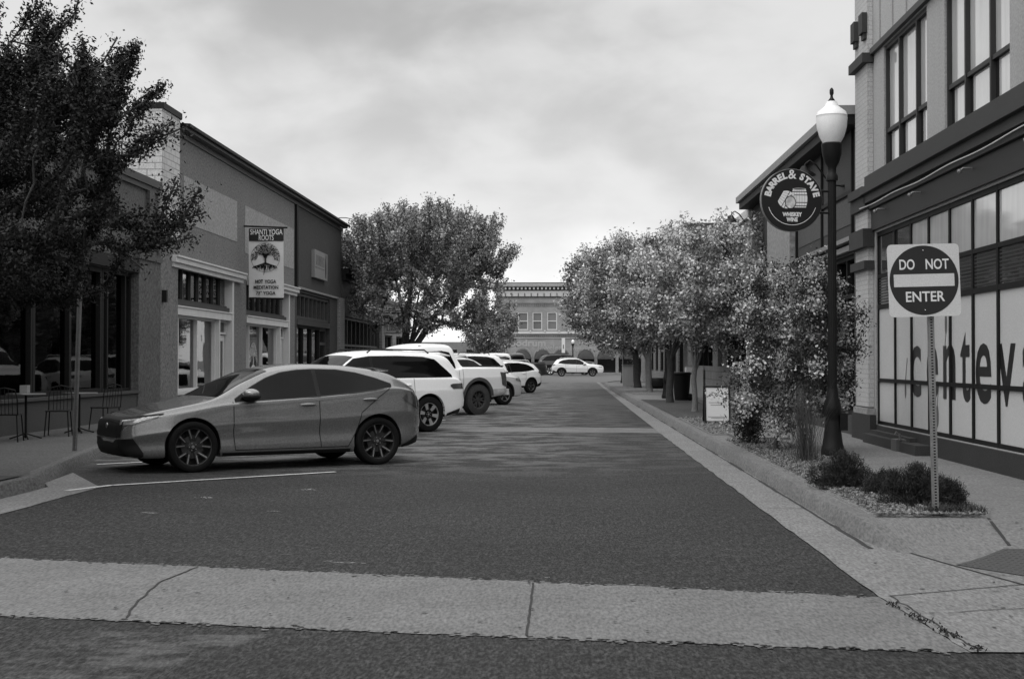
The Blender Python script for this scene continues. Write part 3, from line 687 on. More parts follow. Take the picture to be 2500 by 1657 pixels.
for i in range(7):
    window(s4, F, 62 + 4 * i, 64.6 + 4 * i, .9, 3.1, [63.3 + 4 * i], [], .08, -.14, .08, trim_d, glass_dk); window(s4, F, 62.4 + 4 * i, 63.8 + 4 * i, 4.3, 6.0, [], [5.15], .07, -.14, .08, trim_w, glass_far)

# ================================================================== LEFT: cafe building (nearest)
F = FL(-10.0)
c1 = thing('cafe_building', 'dark fronted corner cafe with big windows behind the large tree at left', 'building', (-10, 28, 0))
part('wall', wall(F, 12, 34.85, .155, 5.72, [(13, 33.0, .78, 3.55)], -.3, 0), stucco_g, c1)
b = MB(); bx(b, F, 12, 34.8, .156, .74, .003, .05); bx(b, F, 12, 33.2, .742, .80, -.05, .10); part('bulkhead', b, mat('bulkhead', .055, .9, .15, 1.5, .35, 40, .5, 50), c1)
b = MB(); bx(b, F, 12, 34.9, 5.72, 5.9, -.35, .12); bx(b, F, 12, 34.88, 5.60, 5.716, .003, .07); part('coping', b, trim_m, c1)
b = MB(); bx(b, F, 12, 33.1, 3.56, 3.85, .003, .10); part('sign_band', b, trim_d, c1)
b = MB(); bx(b, F, 33.05, 34.85, .156, 3.9, .004, .09); bx(b, F, 33.9, 34.3, 3.95, 5.6, .003, .10); bx(b, F, 33.0, 34.9, 3.9, 4.05, .004, .13); part('pilaster', b, stucco_g, c1)
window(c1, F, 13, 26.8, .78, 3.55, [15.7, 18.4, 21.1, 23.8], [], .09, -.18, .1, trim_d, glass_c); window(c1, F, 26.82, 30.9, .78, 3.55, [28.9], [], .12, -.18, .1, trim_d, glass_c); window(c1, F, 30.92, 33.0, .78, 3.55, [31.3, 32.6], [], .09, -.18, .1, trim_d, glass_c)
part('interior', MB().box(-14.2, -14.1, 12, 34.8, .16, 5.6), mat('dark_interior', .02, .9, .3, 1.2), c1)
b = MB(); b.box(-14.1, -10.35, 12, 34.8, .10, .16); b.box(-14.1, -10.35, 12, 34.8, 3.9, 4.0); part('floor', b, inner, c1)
b = MB(); b.box(-20, -10.3, 12, 34.85, 5.45, 5.55); part('roof', b, roofm, c1)
for i in range(3):
    b = MB(); b.box(-12.2, -12.12, 27.35 + i * .32, 27.55 + i * .32, 3.27, 3.42)
    solo('ceiling_light', b, mat('shop_light', .8, .5, 0, emit=14), 'small bright ceiling light inside the dark cafe, %s of three' % ['nearest', 'middle', 'farthest'][i], 'ceiling light', None, 'bright lights inside the cafe')
# cafe tables and chairs
def bistro_table(x, y, h, lab):
    t = thing('bistro_table', lab, 'table', (x, y, .155), group='small tables outside the cafe')
    m = MB(); m.lathe([(0, h), (.33, h), (.335, h + .012), (.33, h + .025), (0, h + .025)], (x, y, .155), 24); part('table_top', m, mat('table_top', .16, .3, .1, 5, metal=.4), t, 40)
    m = MB(); m.tube([(x, y, .17), (x, y, .155 + h)], .022, 8)
    for k_ in range(4):
        a = k_ * math.pi / 2 + .5; m.tube([(x, y, .25), (x + .15 * math.cos(a), y + .15 * math.sin(a), .20), (x + .27 * math.cos(a), y + .27 * math.sin(a), .165)], .013, 6)
    part('base', m, metal_b, t, 50); return t
bistro_table(-9.25, 24.3, .76, 'small round dark cafe table nearer the photographer carrying a napkin holder'); bistro_table(-9.0, 26.3, .73, 'small round cafe table beside the thin perforated post')
b = MB(); b.box(-9.33, -9.2, 24.22, 24.36, .942, 1.08); solo('napkin_holder', b, board_g, 'small pale napkin holder on the nearer cafe table', 'napkin holder')
def chair(x, y, rz, lab):
    t = thing('cafe_chair', lab, 'chair', (x, y, .155), rz, 'metal chairs outside the cafe')
    m = MB(); m.box(-.20, .20, -.20, .20, .44, .46); part('seat', m, metal_b, t, None, True)
    m = MB()
    m.tube([(-.2, .2, .45), (-.2, .23, .7), (-.17, .26, .86), (0, .27, .9), (.17, .26, .86), (.2, .23, .7), (.2, .2, .45)], .012, 6)
    for k_ in range(5): m.tube([(-.12 + .06 * k_, .2, .46), (-.12 + .06 * k_, .265, .88)], .006, 5)
    part('backrest', m, metal_b, t, None, True)
    for sx_ in (-1, 1):
        for sy_ in (-1, 1): m = MB(); m.tube([(.18 * sx_, .18 * sy_, .45), (.21 * sx_, .23 * sy_, 0)], .012, 6); part('leg', m, metal_b, t, None, True)
for i, a in enumerate([(-9.25, 23.5, 3.3), (-9.0, 25.2, .2), (-8.75, 27.05, -.3)]):
    chair(*a, ['dark metal cafe chair on the near side of the nearer table', 'dark metal cafe chair between the two small tables', 'dark metal cafe chair on the far side of the farther table', 'dark metal cafe chair against the low wall'][i])

# ================================================================== LEFT: yoga building and dark shop under one roof
y1 = thing('yoga_building', 'rendered one storey building with white trimmed shop fronts and yoga banner', 'building', (-10, 45, 0))
H_ = [(35.95, 43.0, .25, 3.98), (44.85, 51.95, .25, 3.98), (53.5, 61.2, .2, 4.1)]
part('wall', wall(F, 34.9, 53.1, .155, 7.45, H_[:2], -.3, 0), stucco_m, y1)
part('wall', wall(F, 53.12, 64.4, .155, 7.45, H_[2:], -.3, 0), stucco_d, y1, label='dark rendered front')
b = MB(); b.box(-24, -10.305, 34.9, 35.2, .1, 7.5); part('side_wall', b, brick_w, y1)
b = MB(); b.box(-24, -10.305, 64.1, 64.4, .1, 7.45); part('side_wall', b, brick_dk, y1)
b = MB(); bx(b, F, 34.88, 36.5, 4.6, 7.75, .003, .12); part('corner_pier', b, brick_w, y1)
b = MB(); bx(b, F, 34.9, 36.48, 7.46, 7.749, -.6, .0); part('corner_pier', b, brick_w, y1)
b = MB(); b.box(-10.62, -9.885, 34.86, 34.879, 5.92, 7.745); part('corner_pier', b, brick_w, y1)
b = MB(); bx(b, F, 34.84, 36.54, 7.75, 7.90, -.64, .17); part('coping', b, trim_d, y1)
b = MB(); bx(b, F, 34.9, 36.5, .156, 4.6, .003, .08); part('pier', b, stucco_m, y1)
b = MB(); b.prism([(-3.5, 7.9), (.36, 7.66), (.36, 7.58), (-3.5, 7.8)], lambda a, c, d: (-10 + a, d, c), 36.6, 64.7); part('roof', b, trim_d, y1)
b = MB(); b.prism([(.05, 7.50), (.26, 7.50), (.26, 7.577), (.05, 7.577)], lambda a, c, d: (-10 + a, d, c), 36.6, 64.6); part('gutter', b, trim_m, y1)
b = MB(); bx(b, F, 36.6, 64.5, 7.36, 7.495, .003, .055); part('frieze', b, trim_m, y1)
b = MB(); bx(b, F, 37.3, 43.5, 5.15, 6.4, .0015, .012); part('sign_panel', b, stucco_l, y1, label='pale blank panel on the upper wall')
b = MB(); bx(b, F, 44.6, 52.8, 4.9, 6.4, .0015, .012); part('sign_panel', b, stucco_l, y1, label='pale blank panel behind the banner')
b = MB(); bx(b, F, 53.0, 53.28, 4.2, 7.36, .003, .10); part('downpipe', b, trim_d, y1)
# white cornices over the two yoga bays
for a0, a1 in ((35.9, 44.0), (44.85, 53.0)):
    b = MB(); bx(b, F, a0, a1, 4.02, 4.15, .004, .20); bx(b, F, a0 + .03, a1 - .03, 4.153, 4.20, .004, .25); bx(b, F, a0 + .04, a1 - .04, 3.90, 4.017, .004, .12); part('cornice', b, trim_w, y1)
b = MB(); bx(b, F, 53.3, 63.1, 4.22, 4.30, .004, .09); part('cornice', b, trim_g, y1)
def bay(a0, a1, d0, d1, mulls, ntr):
    """white framed shop front: transom row, beam, tall panes and a door between d0 and d1"""
    window(y1, F, a0 + .05, a1 - .15, 3.08, 3.97, list(np.linspace(a0 + .1, a1 - .2, ntr + 1)[1:-1]), [], .05, -.20, .07, trim_m, glass, 'transom')
    b = MB(); bx(b, F, a0 + .03, a1 - .03, 2.70, 2.90, -.25, .02); bx(b, F, a0 + .03, a1 - .03, 2.903, 2.94, -.25, .05); part('beam', b, trim_w, y1)
    b = MB(); bx(b, F, a0 + .03, a1 - .03, 2.943, 3.078, -.25, -.05); part('transom_panel', b, trim_m, y1)
    window(y1, F, a0 + .02, d0 - .04, .68, 2.698, mulls, [], .07, -.22, .10, trim_w, glass, 'shop_window')
    b = MB(); bx(b, F, a0 + .02, d0, .60, .678, -.28, .03); part('sill', b, trim_w, y1)
    b = MB(); bx(b, F, a0 + .02, d0, .16, .598, -.28, -.02); part('stall_riser', b, trim_g, y1)
    b = MB(); bx(b, F, a1 - .22, a1 - .002, .16, 3.97, -.28, .04); bx(b, F, d0 - .035, d0 + .07, .681, 2.697, -.28, .0); part('post', b, trim_w, y1)
    window(y1, F, d0 + .08, d1 - .02, 2.28, 2.695, [], [], .06, -.2, .06, trim_w, glass, 'fanlight')
    f = MB(); p, q = d0 + .10, d1 - .03
    for u0, u1, v0, v1 in ((p, p + .14, .2, 2.26), (q - .14, q, .2, 2.26), (p + .14, q - .14, .2, .5), (p + .14, q - .14, 2.08, 2.26)): bx(f, F, u0, u1, v0, v1, -.26, -.20)
    dr = part('door', f, trim_w, y1); g = MB(); bx(g, F, p + .14, q - .14, .5, 2.08, -.235, -.225); part('pane', g, glass, dr)
    g = MB(); g.tube([(-10.17, p + .09, 1.0), (-10.14, p + .09, 1.05), (-10.14, p + .09, 1.25), (-10.17, p + .09, 1.3)], .012, 6); part('handle', g, chrome, dr)
bay(35.95, 43.0, 41.35, 42.78, [37.3, 39.25], 8)
bay(44.85, 51.95, 50.35, 51.7, [45.85, 47.85], 8)
b = MB(); b.box(-14.6, -14.5, 35.2, 64, .16, 7.3); part('interior', b, inner, y1)
b = MB(); b.box(-14.5, -10.35, 35.2, 64, .10, .16); b.box(-14.5, -10.35, 35.2, 64, 4.3, 4.4); b.box(-14.5, -10.35, 44.2, 44.3, .16, 4.3); b.box(-14.5, -10.35, 52.9, 53.1, .16, 4.3); part('floor', b, inner, y1)
# dark shop front in the far bay
window(y1, F, 53.55, 61.15, 3.1, 4.08, list(np.linspace(54.6, 60.2, 7)), [], .10, -.18, .12, wood_d, glass, 'transom')
b = MB(); bx(b, F, 53.53, 61.17, 2.86, 3.08, -.26, .02); part('beam', b, trim_m, y1)
window(y1, F, 53.55, 59.2, .7, 2.85, [55.4, 57.3], [], .09, -.2, .1, trim_d, glass, 'shop_window')
b = MB(); bx(b, F, 53.53, 59.2, .16, .698, -.26, -.02); part('stall_riser', b, trim_d, y1)
window(y1, F, 59.25, 61.15, .18, 2.85, [], [2.2], .12, -.24, .08, trim_m, glass, 'door')
b = MB(); bx(b, F, 63.2, 64.5, .156, 4.3, .004, .14); part('pier', b, brick_m, y1)
b = MB(); bx(b, F, 35.0, 35.12, 2.95, 3.25, .082, .2); solo('wall_box', b, metal_b, 'small black box fixed to the pier left of the yoga windows', 'wall box')
for i, (y, z) in enumerate(((46.1, 2.50), (46.9, 2.42), (47.3, 2.32), (48.7, 2.40))):
    p = thing('pendant_bulb', 'small glowing bulb hanging inside the yoga window, %s from the left' % ['first', 'second', 'third', 'fourth'][i], 'light bulb', (-10.9, y, z), group='glowing bulbs in the yoga window')
    m = MB(); m.sph((-10.9, y, z), .06, 8, 6); part('bulb', m, mat('yoga_bulb', .8, .5, 0, emit=12), p); m = MB(); m.tube([(-10.9, y, z + .05), (-10.9, y, 4.29)], .008, 5); part('cord', m, metal_b, p)
# a tree drawing on the yoga window
def tree_emblem(mapf, rad, seed, roots=True):
    r = random.Random(seed); mb = MB()
    def q(x, y, a, w_, l_):
        c, s = math.cos(a), math.sin(a); P = [(-l_, 0), (0, w_), (l_, 0), (0, -w_)]
        mb.add([mapf(x + px * c - py * s, y + px * s + py * c) for px, py in P], [(0, 1, 2, 3)])
    def seg(x0, y0, x1, y1, w0, w1):
        d = math.hypot(x1 - x0, y1 - y0) + 1e-9; nx_, ny_ = -(y1 - y0) / d, (x1 - x0) / d
        mb.add([mapf(x0 + nx_ * w0, y0 + ny_ * w0), mapf(x1 + nx_ * w1, y1 + ny_ * w1), mapf(x1 - nx_ * w1, y1 - ny_ * w1), mapf(x0 - nx_ * w0, y0 - ny_ * w0)], [(0, 1, 2, 3)])
    for i in range(420):
        a = r.uniform(-.25, math.pi + .25); k2 = math.sqrt(r.uniform(.18, 1)) * .97
        x, y = k2 * math.cos(a), k2 * math.sin(a)
        if y < .15 and abs(x) < .55: continue
        if y < .0 and abs(x) < .62: continue
        q(x * rad, y * rad, r.uniform(0, 3.1), rad * .022, rad * .05)
    seg(0, -.42 * rad, 0, .05 * rad, rad * .06, rad * .05); seg(0, .0, -.18 * rad, .3 * rad, rad * .11, rad * .05); seg(0, .0, .2 * rad, .32 * rad, rad * .10, rad * .03)
    for i in range(14):
        a = R(20 + 140 * i / 13); seg(.12 * rad * math.cos(a), .15 * rad, .85 * rad * math.cos(a), .15 * rad + .75 * rad * math.sin(a) * r.uniform(.7, 1), rad * .022, rad * .006)
    n = 60
    for i in range(n):
        a0, a1 = 2 * math.pi * i / n, 2 * math.pi * (i + 1) / n; seg(rad * math.cos(a0), rad * math.sin(a0), rad * math.cos(a1), rad * math.sin(a1), rad * .010, rad * .010)
    if roots:
        seg(-.75 * rad, -.62 * rad, 0, -.42 * rad, rad * .02, rad * .09); seg(.75 * rad, -.62 * rad, 0, -.42 * rad, rad * .02, rad * .09)
        for i in range(60):
            x = r.uniform(-.8, .8); y = -.5 - .08 * r.random() - .1 * abs(x); l_ = r.uniform(.15, .42) * (1.1 - abs(x)); seg(x * rad, y * rad, (x * 1.02 + r.uniform(-.2, .2)) * rad, (y - l_) * rad, rad * .028, rad * .008)
        seg(0, -.6 * rad, -.12 * rad, -1.2 * rad, rad * .04, rad * .01)
    return mb
em = tree_emblem(lambda x, y: (-10.205, 46.85 + x * 1.15, 1.55 + y), .52, 3); put('window_emblem', em.mesh('window_emblem', recalc=False), letter_w, y1)
ls = thing('shop_sign', 'pale rectangular wall sign on the dark rendered front of the far bay', 'sign', (-9.98, 58.1, 4.8))
b = MB(); bx(b, F, 56.6, 59.7, 4.83, 5.95, .004, .14); part('panel', b, mat('wall_sign', .20, .7, .1, 1, .2, 30), ls)
b = MB(); bx(b, F, 56.9, 58.9, 5.35, 5.75, .142, .146); bx(b, F, 56.7, 58.9, 5.22, 5.27, .142, .146); part('picture', b, mat('faded_picture', .12, .8, .5, 2, .3, 8), ls)
b = MB(); b.add([F(59.25 + .16 * math.cos(t), 5.35 + .45 * math.sin(t), .146) for t in np.linspace(0, 6.283, 20, endpoint=False)], [tuple(range(20))]); b.add([F(59.3 + .1 * math.cos(t), 5.82 + .09 * math.sin(t), .146) for t in np.linspace(0, 6.283, 16, endpoint=False)], [tuple(range(16))]); part('emblem', b, trim_m, ls)

# yoga banner
yb = thing('yoga_banner', 'white vertical yoga banner with tree emblem hanging between two black rods', 'banner', (-10, 44.4, 3.45))
for z, a, b_ in ((5.70, 0, -.03), (3.44, 0, 0)):
    m = MB(); m.tube([(-9.98 if z > 4 else -9.8, 44.4, z + .02), (-8.60 if z > 4 else -8.72, 44.4, z + b_)], .028, 8); part('rod', m, metal_b, yb, 50)
rows = [[(-9.83 + 1.10 * i / 8 + (.018 * (1 - j / 10)), 44.40 + .012 * math.sin(i * .9 + j * .7), 3.47 + 2.18 * j / 10) for i in range(9)] for j in range(11)]
m = MB(); m.grid(rows); m.grid([[(p[0], p[1] + .01, p[2]) for p in r] for r in rows]); part('cloth', m, cloth_w, yb, 80)
m = MB(); m.box(-9.812, -8.715, 44.376, 44.380, 5.25, 5.645); part('black_header', m, sign_k, yb)
lettering(yb, [('SHANTI YOGA', .235, .003, (-9.265, 44.372, 5.455), 1.02), ('ROOTS', .235, .003, (-9.27, 44.372, 5.275), .47)], (1, 0, 0), letter_w)
lettering(yb, [('HOT', .15, .0065, (-9.49, 44.366, 3.925), .25), ('YOGA', .15, .0035, (-9.13, 44.366, 3.925), .37), ('MEDITATION', .15, .004, (-9.27, 44.366, 3.745), .78), ('72\u00b0 YOGA', .15, .0035, (-9.28, 44.366, 3.565), .62)], (1, 0, 0), letter_d)
em = tree_emblem(lambda x, y: (-9.29 + x, 44.366, 4.73 + y), .455, 8); part('emblem', em, letter_d, yb)

# ================================================================== LEFT: dark brick shop, stone building
d1 = thing('brick_shop_building', 'low very dark brick shop with gridded windows beyond the yoga building', 'building', (-10, 71, 0))
part('wall', wall(F, 64.55, 79.3, .155, 5.6, [(65.4, 77.9, .6, 3.5)], -.3, 0), brick_dk, d1)
b = MB(); bx(b, F, 64.5, 79.4, 5.45, 5.68, -.3, .34); bx(b, F, 64.5, 79.4, 5.15, 5.447, .003, .18); bx(b, F, 64.5, 79.4, 3.52, 3.66, .003, .08); part('cornice', b, trim_d, d1)
window(d1, F, 65.4, 77.9, .6, 3.5, list(np.linspace(66.8, 76.5, 8)), [2.2], .10, -.2, .12, trim_m, glass_dk)
b = MB(); bx(b, F, 77.95, 79.2, .156, 5.1, .004, .16); part('pier', b, brick_m, d1)
b = MB(); b.box(-22, -10.31, 64.6, 79.3, 5.3, 5.4); part('roof', b, roofm, d1)
b = MB(); bx(b, F, 64.9, 65.9, 5.7, 7.6, -.5, -.15); solo('chimney', b, stucco_l, 'narrow pale chimney stack between the yoga building and the dark shop', 'chimney')
d2 = thing('stone_building', 'light stone building partly hidden by the big round tree on the left', 'building', (-10.3, 98, 0))
F2 = FL(-10.35)
part('wall', wall(F2, 79.45, 95.5, .155, 4.9, [(80.0, 81.4, .2, 2.6), (83, 87, .9, 3.0), (89, 93, .9, 3.0)], -.3, 0), stone, d2)
b = MB(); b.box(-24, -10.66, 95.2, 95.5, .1, 4.9); part('side_wall', b, stone, d2)
b = MB(); bx(b, F2, 79.4, 95.6, 4.9, 5.1, -.4, .15); part('coping', b, trim_g, d2)
window(d2, F2, 80.0, 81.4, .2, 2.6, [], [2.1], .1, -.2, .1, trim_d, glass_dk, 'door'); window(d2, F2, 83, 87, .9, 3.0, [85], [], .1, -.2, .1, trim_d, glass_dk); window(d2, F2, 89, 93, .9, 3.0, [91], [], .1, -.2, .1, trim_d, glass_dk)
hs = thing('hanging_sign', 'pale projecting shop sign with two lines of lettering beyond the dark brick shop', 'sign', (-10.2, 79.2, 3.0))
b = MB(); b.box(-10.2, -8.95, 79.16, 79.24, 3.02, 4.12); part('board', b, mat('hang_board', .30, .7, .15, 4, .3, 30), hs)
b = MB(); b.box(-10.22, -8.93, 79.14, 79.26, 4.12, 4.17); b.box(-10.22, -8.93, 79.14, 79.26, 2.97, 3.02); b.tube([(-10.35, 79.2, 4.25), (-8.9, 79.2, 4.25)], .025, 6); part('frame', b, trim_d, hs)
lettering(hs, [('Spirit', .30, .004, (-9.58, 79.15, 3.40), .62), ('of Living', .27, .004, (-9.58, 79.15, 3.14), .92)], (1, 0, 0), trim_m)

# the other side of the cross street, behind the photographer (unseen; added for the glass to reflect)
bh = thing('added_brick_row', 'plain brick row across the road behind the photographer, added unseen for glass to mirror', 'building', (0, -22, 0))
part('wall', MB().box(-45, 45, -30, -22, 0, 7.5), brick_m, bh)
b = MB()
for i in range(22): b.box(-43 + 4 * i, -40.6 + 4 * i, -21.99, -21.9, .8, 3.0)
part('shop_glass', b, glass_dk, bh); struct('road_behind', poly_at([(-45, -21), (45, -21), (45, -6), (-45, -6)], -.004), asph)  # this strip of road is added too, unseen, for reflections
# ================================================================== FAR: two storey corner block facing us
F = FF(148)
fbld = thing('jewellers_building', 'two storey brick building with white cornice closing the far end of the street', 'building', (4, 148, 0))
WL = [(-5.98, -5.03), (-4.47, -3.45), (-2.98, -1.98), (-1.45, -.43)]; WR = [(.98, 1.83), (2.26, 3.15), (3.62, 4.5), (6.2, 7.1), (7.6, 8.5), (9.0, 9.9), (12, 12.9), (13.4, 14.3)]
archs = [-4.0, -1.95, .05, 2.55, 4.6, 6.9, 9.0, 11.1, 13.2]
part('wall', wall(F, -6.7, 17, .14, 9.1, [(a, b, 4.62, 6.46) for a, b in WL + WR] + [(-6.2, 16.6, .2, 1.75)], -.3, 0), brick_f, fbld)
b = MB(); b.box(-6.7, -6.4, 148.31, 168, .1, 9.1); b.box(16.7, 17, 148.31, 168, .1, 9.1); part('side_wall', b, brick_f, fbld)
b = MB(); bx(b, F, -6.9, 17.2, 9.28, 9.42, -.3, .75); bx(b, F, -6.85, 17.15, 9.12, 9.277, -.3, .6); bx(b, F, -6.8, 17.1, 8.12, 8.68, .003, .12); part('cornice', b, trim_w, fbld)
b = MB(); bx(b, F, -6.92, 17.22, 9.425, 9.52, -.3, .8); bx(b, F, -6.8, 17.1, 8.69, 9.115, .003, .16); bx(b, F, -6.8, 17.1, 8.02, 8.11, .003, .16); part('cornice_dark_band', b, trim_m, fbld)  # charcoal bands above, between and below the white cornice courses
b = MB()
for x in np.arange(-6.7, 17, .42): bx(b, F, x, x + .18, 8.82, 9.05, .162, .42)
part('dentils', b, trim_w, fbld)
b = MB()
for x in np.arange(-6.5, 17, .67): bx(b, F, x, x + .07, 8.14, 8.45, .122, .2)
part('brackets', b, trim_m, fbld)
b = MB()
for x in np.arange(-6.6, 17, .22): bx(b, F, x, x + .11, 7.08, 7.36, .003, .08); bx(b, F, x, x + .11, 3.88, 4.1, .003, .09)
bx(b, F, -6.7, 17, 7.37, 7.45, .003, .1); part('brick_dentils', b, brick_m, fbld)
b = MB(); bx(b, F, -6.7, 17, 4.22, 4.44, .003, .2); bx(b, F, -6.7, 17, 3.76, 3.80, .003, .1)
for x in (-6.5, -4.75, -3.2, -1.7, -.2, .75, 2.05, 3.4, 4.8): b.sph((x, 147.75, 4.5), .09, 6, 5)
part('ledge', b, trim_w, fbld)
b = MB(); bx(b, F, .15, .55, 4.45, 8.0, .003, .12); part('pilaster', b, brick_f, fbld)
for i, (a0, a1) in enumerate(WL + WR):
    wo = window(fbld, F, a0, a1, 4.62, 6.46, [], [5.54], .09, -.15, .12, trim_w, glass_far if i < 4 else glass_dk)
    if i >= 4:
        m = MB(); c_ = (a0 + a1) / 2
        for s_ in (-1, 1):
            e_ = a0 if s_ < 0 else a1
            m.prism([(e_, 6.4), (c_, 6.4), (e_ - s_ * .16, 5.55), (e_ - s_ * .10, 4.8), (e_ - s_ * .02, 4.7)][::s_], F, -.147, -.143)
        part('curtain', m, curtain, wo)
b = MB()
for c_ in archs:
    pts = [(c_ + .84 * math.cos(t), 1.72 + 1.0 * math.sin(t)) for t in np.linspace(0, math.pi, 14)]
    rows = [[F(c_ + (.84 * math.cos(t)) , 1.72 + 1.0 * math.sin(t) * (1 - .0 * k_), .05 + .6 * k_ * math.sin(t) * 0) for t in np.linspace(0, math.pi, 14)] for k_ in (0, 1)]
    o3 = [[F(c_ + .84 * math.cos(t), 1.60 + 1.0 * math.sin(t) * math.cos(p_), .02 + .7 * math.sin(p_)) for t in np.linspace(0, math.pi, 14)] for p_ in np.linspace(0, math.pi / 2, 6)]
    b.grid(o3)
part('awning', b, mat('far_awning', .045, .8, .2, 2), fbld)
b = MB()
for c_ in archs:
    o3 = [[F(c_ + rr_ * math.cos(t), 1.72 + (rr_ + .16) * math.sin(t), .06) for t in np.linspace(0, math.pi, 16)] for rr_ in (.86, .98)]; b.grid(o3)
part('arch_trim', b, mat('arch_trim', .28, .8, .1, 1), fbld)
for c_ in [-5.1, -2.95, -.95, 1.3, 3.6, 5.8, 8, 10, 12.2, 14.4]: b = MB(); bx(b, F, c_ - .16, c_ + .16, .141, 1.75, -.3, .06); part('arcade_pier', b, brick_f, fbld)
b = MB(); bx(b, F, -6.2, 16.6, .2, 1.75, -1.2, -1.1); part('shop_glass', b, glass_dk, fbld)
lettering(fbld, [('Goodrum', .95, .03, (-3.9, 147.96, 2.95), 4.6), ('Jewelers', .75, .005, (.0 - 1.05, 147.95, 2.55), 2.9), ('The Diamond', .62, .012, (3.6, 147.96, 3.15), 3.7), ('Engagement Ring Store', .62, .012, (4.1, 147.96, 2.5), 6.4)], (1, 0, 0), mat('pale_letters', .34, .6, 0))
b = MB(); b.box(-6.4, 16.7, 148.3, 168, 8.9, 9.0); part('roof', b, roofm, fbld)
lb = thing('low_far_building', 'low dark building beyond the cross street left of the jewellers', 'building', (-14, 150, 0))
part('wall', wall(FF(150), -32, -6.9, .14, 3.4, [(-30 + 4 * i, -27 + 4 * i, .8, 2.6) for i in range(6)], -.3, 0), brick_m, lb)
for i in range(6): window(lb, FF(150), -30 + 4 * i, -27 + 4 * i, .8, 2.6, [-28.5 + 4 * i], [], .1, -.15, .1, trim_d, glass_dk)
b = MB(); b.box(-32, -6.9, 150.3, 165, 3.1, 3.2); part('roof', b, roofm, lb)

# ================================================================== STREET FURNITURE
def street_lamp(x, y, lab, h=5.15, n=24, box=True):
    t = thing('street_lamp', lab, 'street lamp', (x, y, .155), group='globe street lamps')
    s = h / 5.15; c = (x, y, .155)
    m = MB(); m.lathe([(.165, 0), (.172, .06), (.16, .12), (.145, .16), (.125, .30), (.105, .48), (.10, .55), (.12, .58), (.12, .70), (.10, .78), (.085, .86), (.072, .95)], c, n); part('base', m, metal_b, t, 40)
    m = MB(); m.lathe([(.062, .95), (.057, 3.9 * s), (.055, 3.95 * s)], c, 32, 'z', .05, 16); part('pole', m, metal_b, t, 60)
    m = MB(); m.lathe([(.085, 3.93 * s), (.085, 4.0 * s), (.062, 4.03 * s), (.062, 4.12 * s), (.10, 4.18 * s), (.135, 4.30 * s), (.145, 4.42 * s), (.15, 4.45 * s), (.13, 4.47 * s), (0, 4.47 * s)], c, n); part('collar', m, metal_b, t, 40)
    z0 = 4.46 * s; k = s
    m = MB(); m.lathe([(.12 * k, z0), (.175 * k, z0 + .10 * k), (.21 * k, z0 + .23 * k), (.222 * k, z0 + .36 * k), (.218 * k, z0 + .39 * k), (.223 * k, z0 + .40 * k), (.20 * k, z0 + .455 * k), (.13 * k, z0 + .51 * k), (.095 * k, z0 + .54 * k), (.075 * k, z0 + .60 * k), (.05 * k, z0 + .61 * k), (0, z0 + .61 * k)], c, 32); part('globe', m, globe_m, t, 40)
    z1 = z0 + .60 * k
    m = MB(); m.lathe([(.055 * k, z1), (.05 * k, z1 + .02), (.022 * k, z1 + .06 * k), (.018 * k, z1 + .09 * k), (.03 * k, z1 + .12 * k), (.03 * k, z1 + .17 * k), (.012 * k, z1 + .20 * k), (0, z1 + .205 * k)], c, 12); part('finial', m, metal_b, t, 50)
    if box: m = MB(); m.box(x + .09, x + .20, y - .08, y + .08, .155 + .36, .155 + .60); part('outlet_box', m, metal_b, t)
    return t
street_lamp(3.88, 20.5, 'tall black street lamp with white acorn globe nearest the photographer at right')
street_lamp(3.72, 50.5, 'black street lamp half hidden behind a tree trunk next to the litter bin', 4.9)
street_lamp(3.65, 84, 'dark street lamp far up the right sidewalk beside the white utility box', 4.7)
lf_ = street_lamp(1.15, 140, 'street lamp with white banner in front of the jewellers building', 3.4)
m = MB(); m.box(.05, .38, 139.97, 140.0, 2.2, 3.65); part('banner', m, cloth_w, lf_); m = MB(); m.box(.17, .25, 139.955, 139.967, 2.6, 3.0); part('emblem', m, trim_m, lf_)
# round hanging sign on the lamp
rs = thing('round_sign', 'round black projecting sign with white barrels and arched lettering on the street lamp', 'sign', (3.3, 20.45, 3.8))
cx_, cz_, yy = 3.285, 3.795, 20.42; SR = .442
m = MB(); m.lathe([(0, -.05), (SR - .004, -.05), (SR, -.045), (SR, .045), (SR - .004, .05), (0, .05)], (0, 0, 0), 64, 'y')
SM = Matrix.Translation((cx_, yy, cz_)) @ Matrix.Rotation(R(7), 4, 'Z')
def sgn(me): me.transform(SM); return me
put('disc', sgn(m.mesh('disc', 40)), sign_k, rs)
m = MB(); m.lathe([(SR + .001, -.035), (SR + .006, -.035), (SR + .006, .035), (SR + .001, .035)], (0, 0, 0), 64, 'y'); put('edge_band', sgn(m.mesh('edge_band', 40)), trim_g, rs)
FRONT = Matrix.Translation((0, -.054, 0)) @ Matrix.Rotation(R(90), 4, 'X')
ms = []
def arc_text(s, rad, a0, a1, size, bold):
    for i, ch in enumerate(s):
        a = R(a0 + (a1 - a0) * i / (len(s) - 1)); me = text_mesh(ch, size, bold, .001)
        zs = 0
        me.transform(FRONT @ Matrix.Translation((rad * math.cos(a), rad * math.sin(a), 0)) @ Matrix.Rotation(a - math.pi / 2, 4, 'Z')); ms.append(me)
        if ch not in '&': # slab serifs
            xs = [v.co.x for v in me.vertices]
arc_text('BARREL', .318, 166, 108, .125, .007); arc_text('STAVE', .318, 66, 13, .125, .007)
me = text_mesh('&', .185, .003, .001); me.transform(FRONT @ Matrix.Translation((.0, .305, 0))); ms.append(me)
for s_, z_, w_ in (('WHISKEY', -.232, .285), ('WINE', -.305, .165)): me = text_mesh(s_, .078, .004, .001, width=w_); me.transform(FRONT @ Matrix.Translation((0, z_, 0))); ms.append(me)
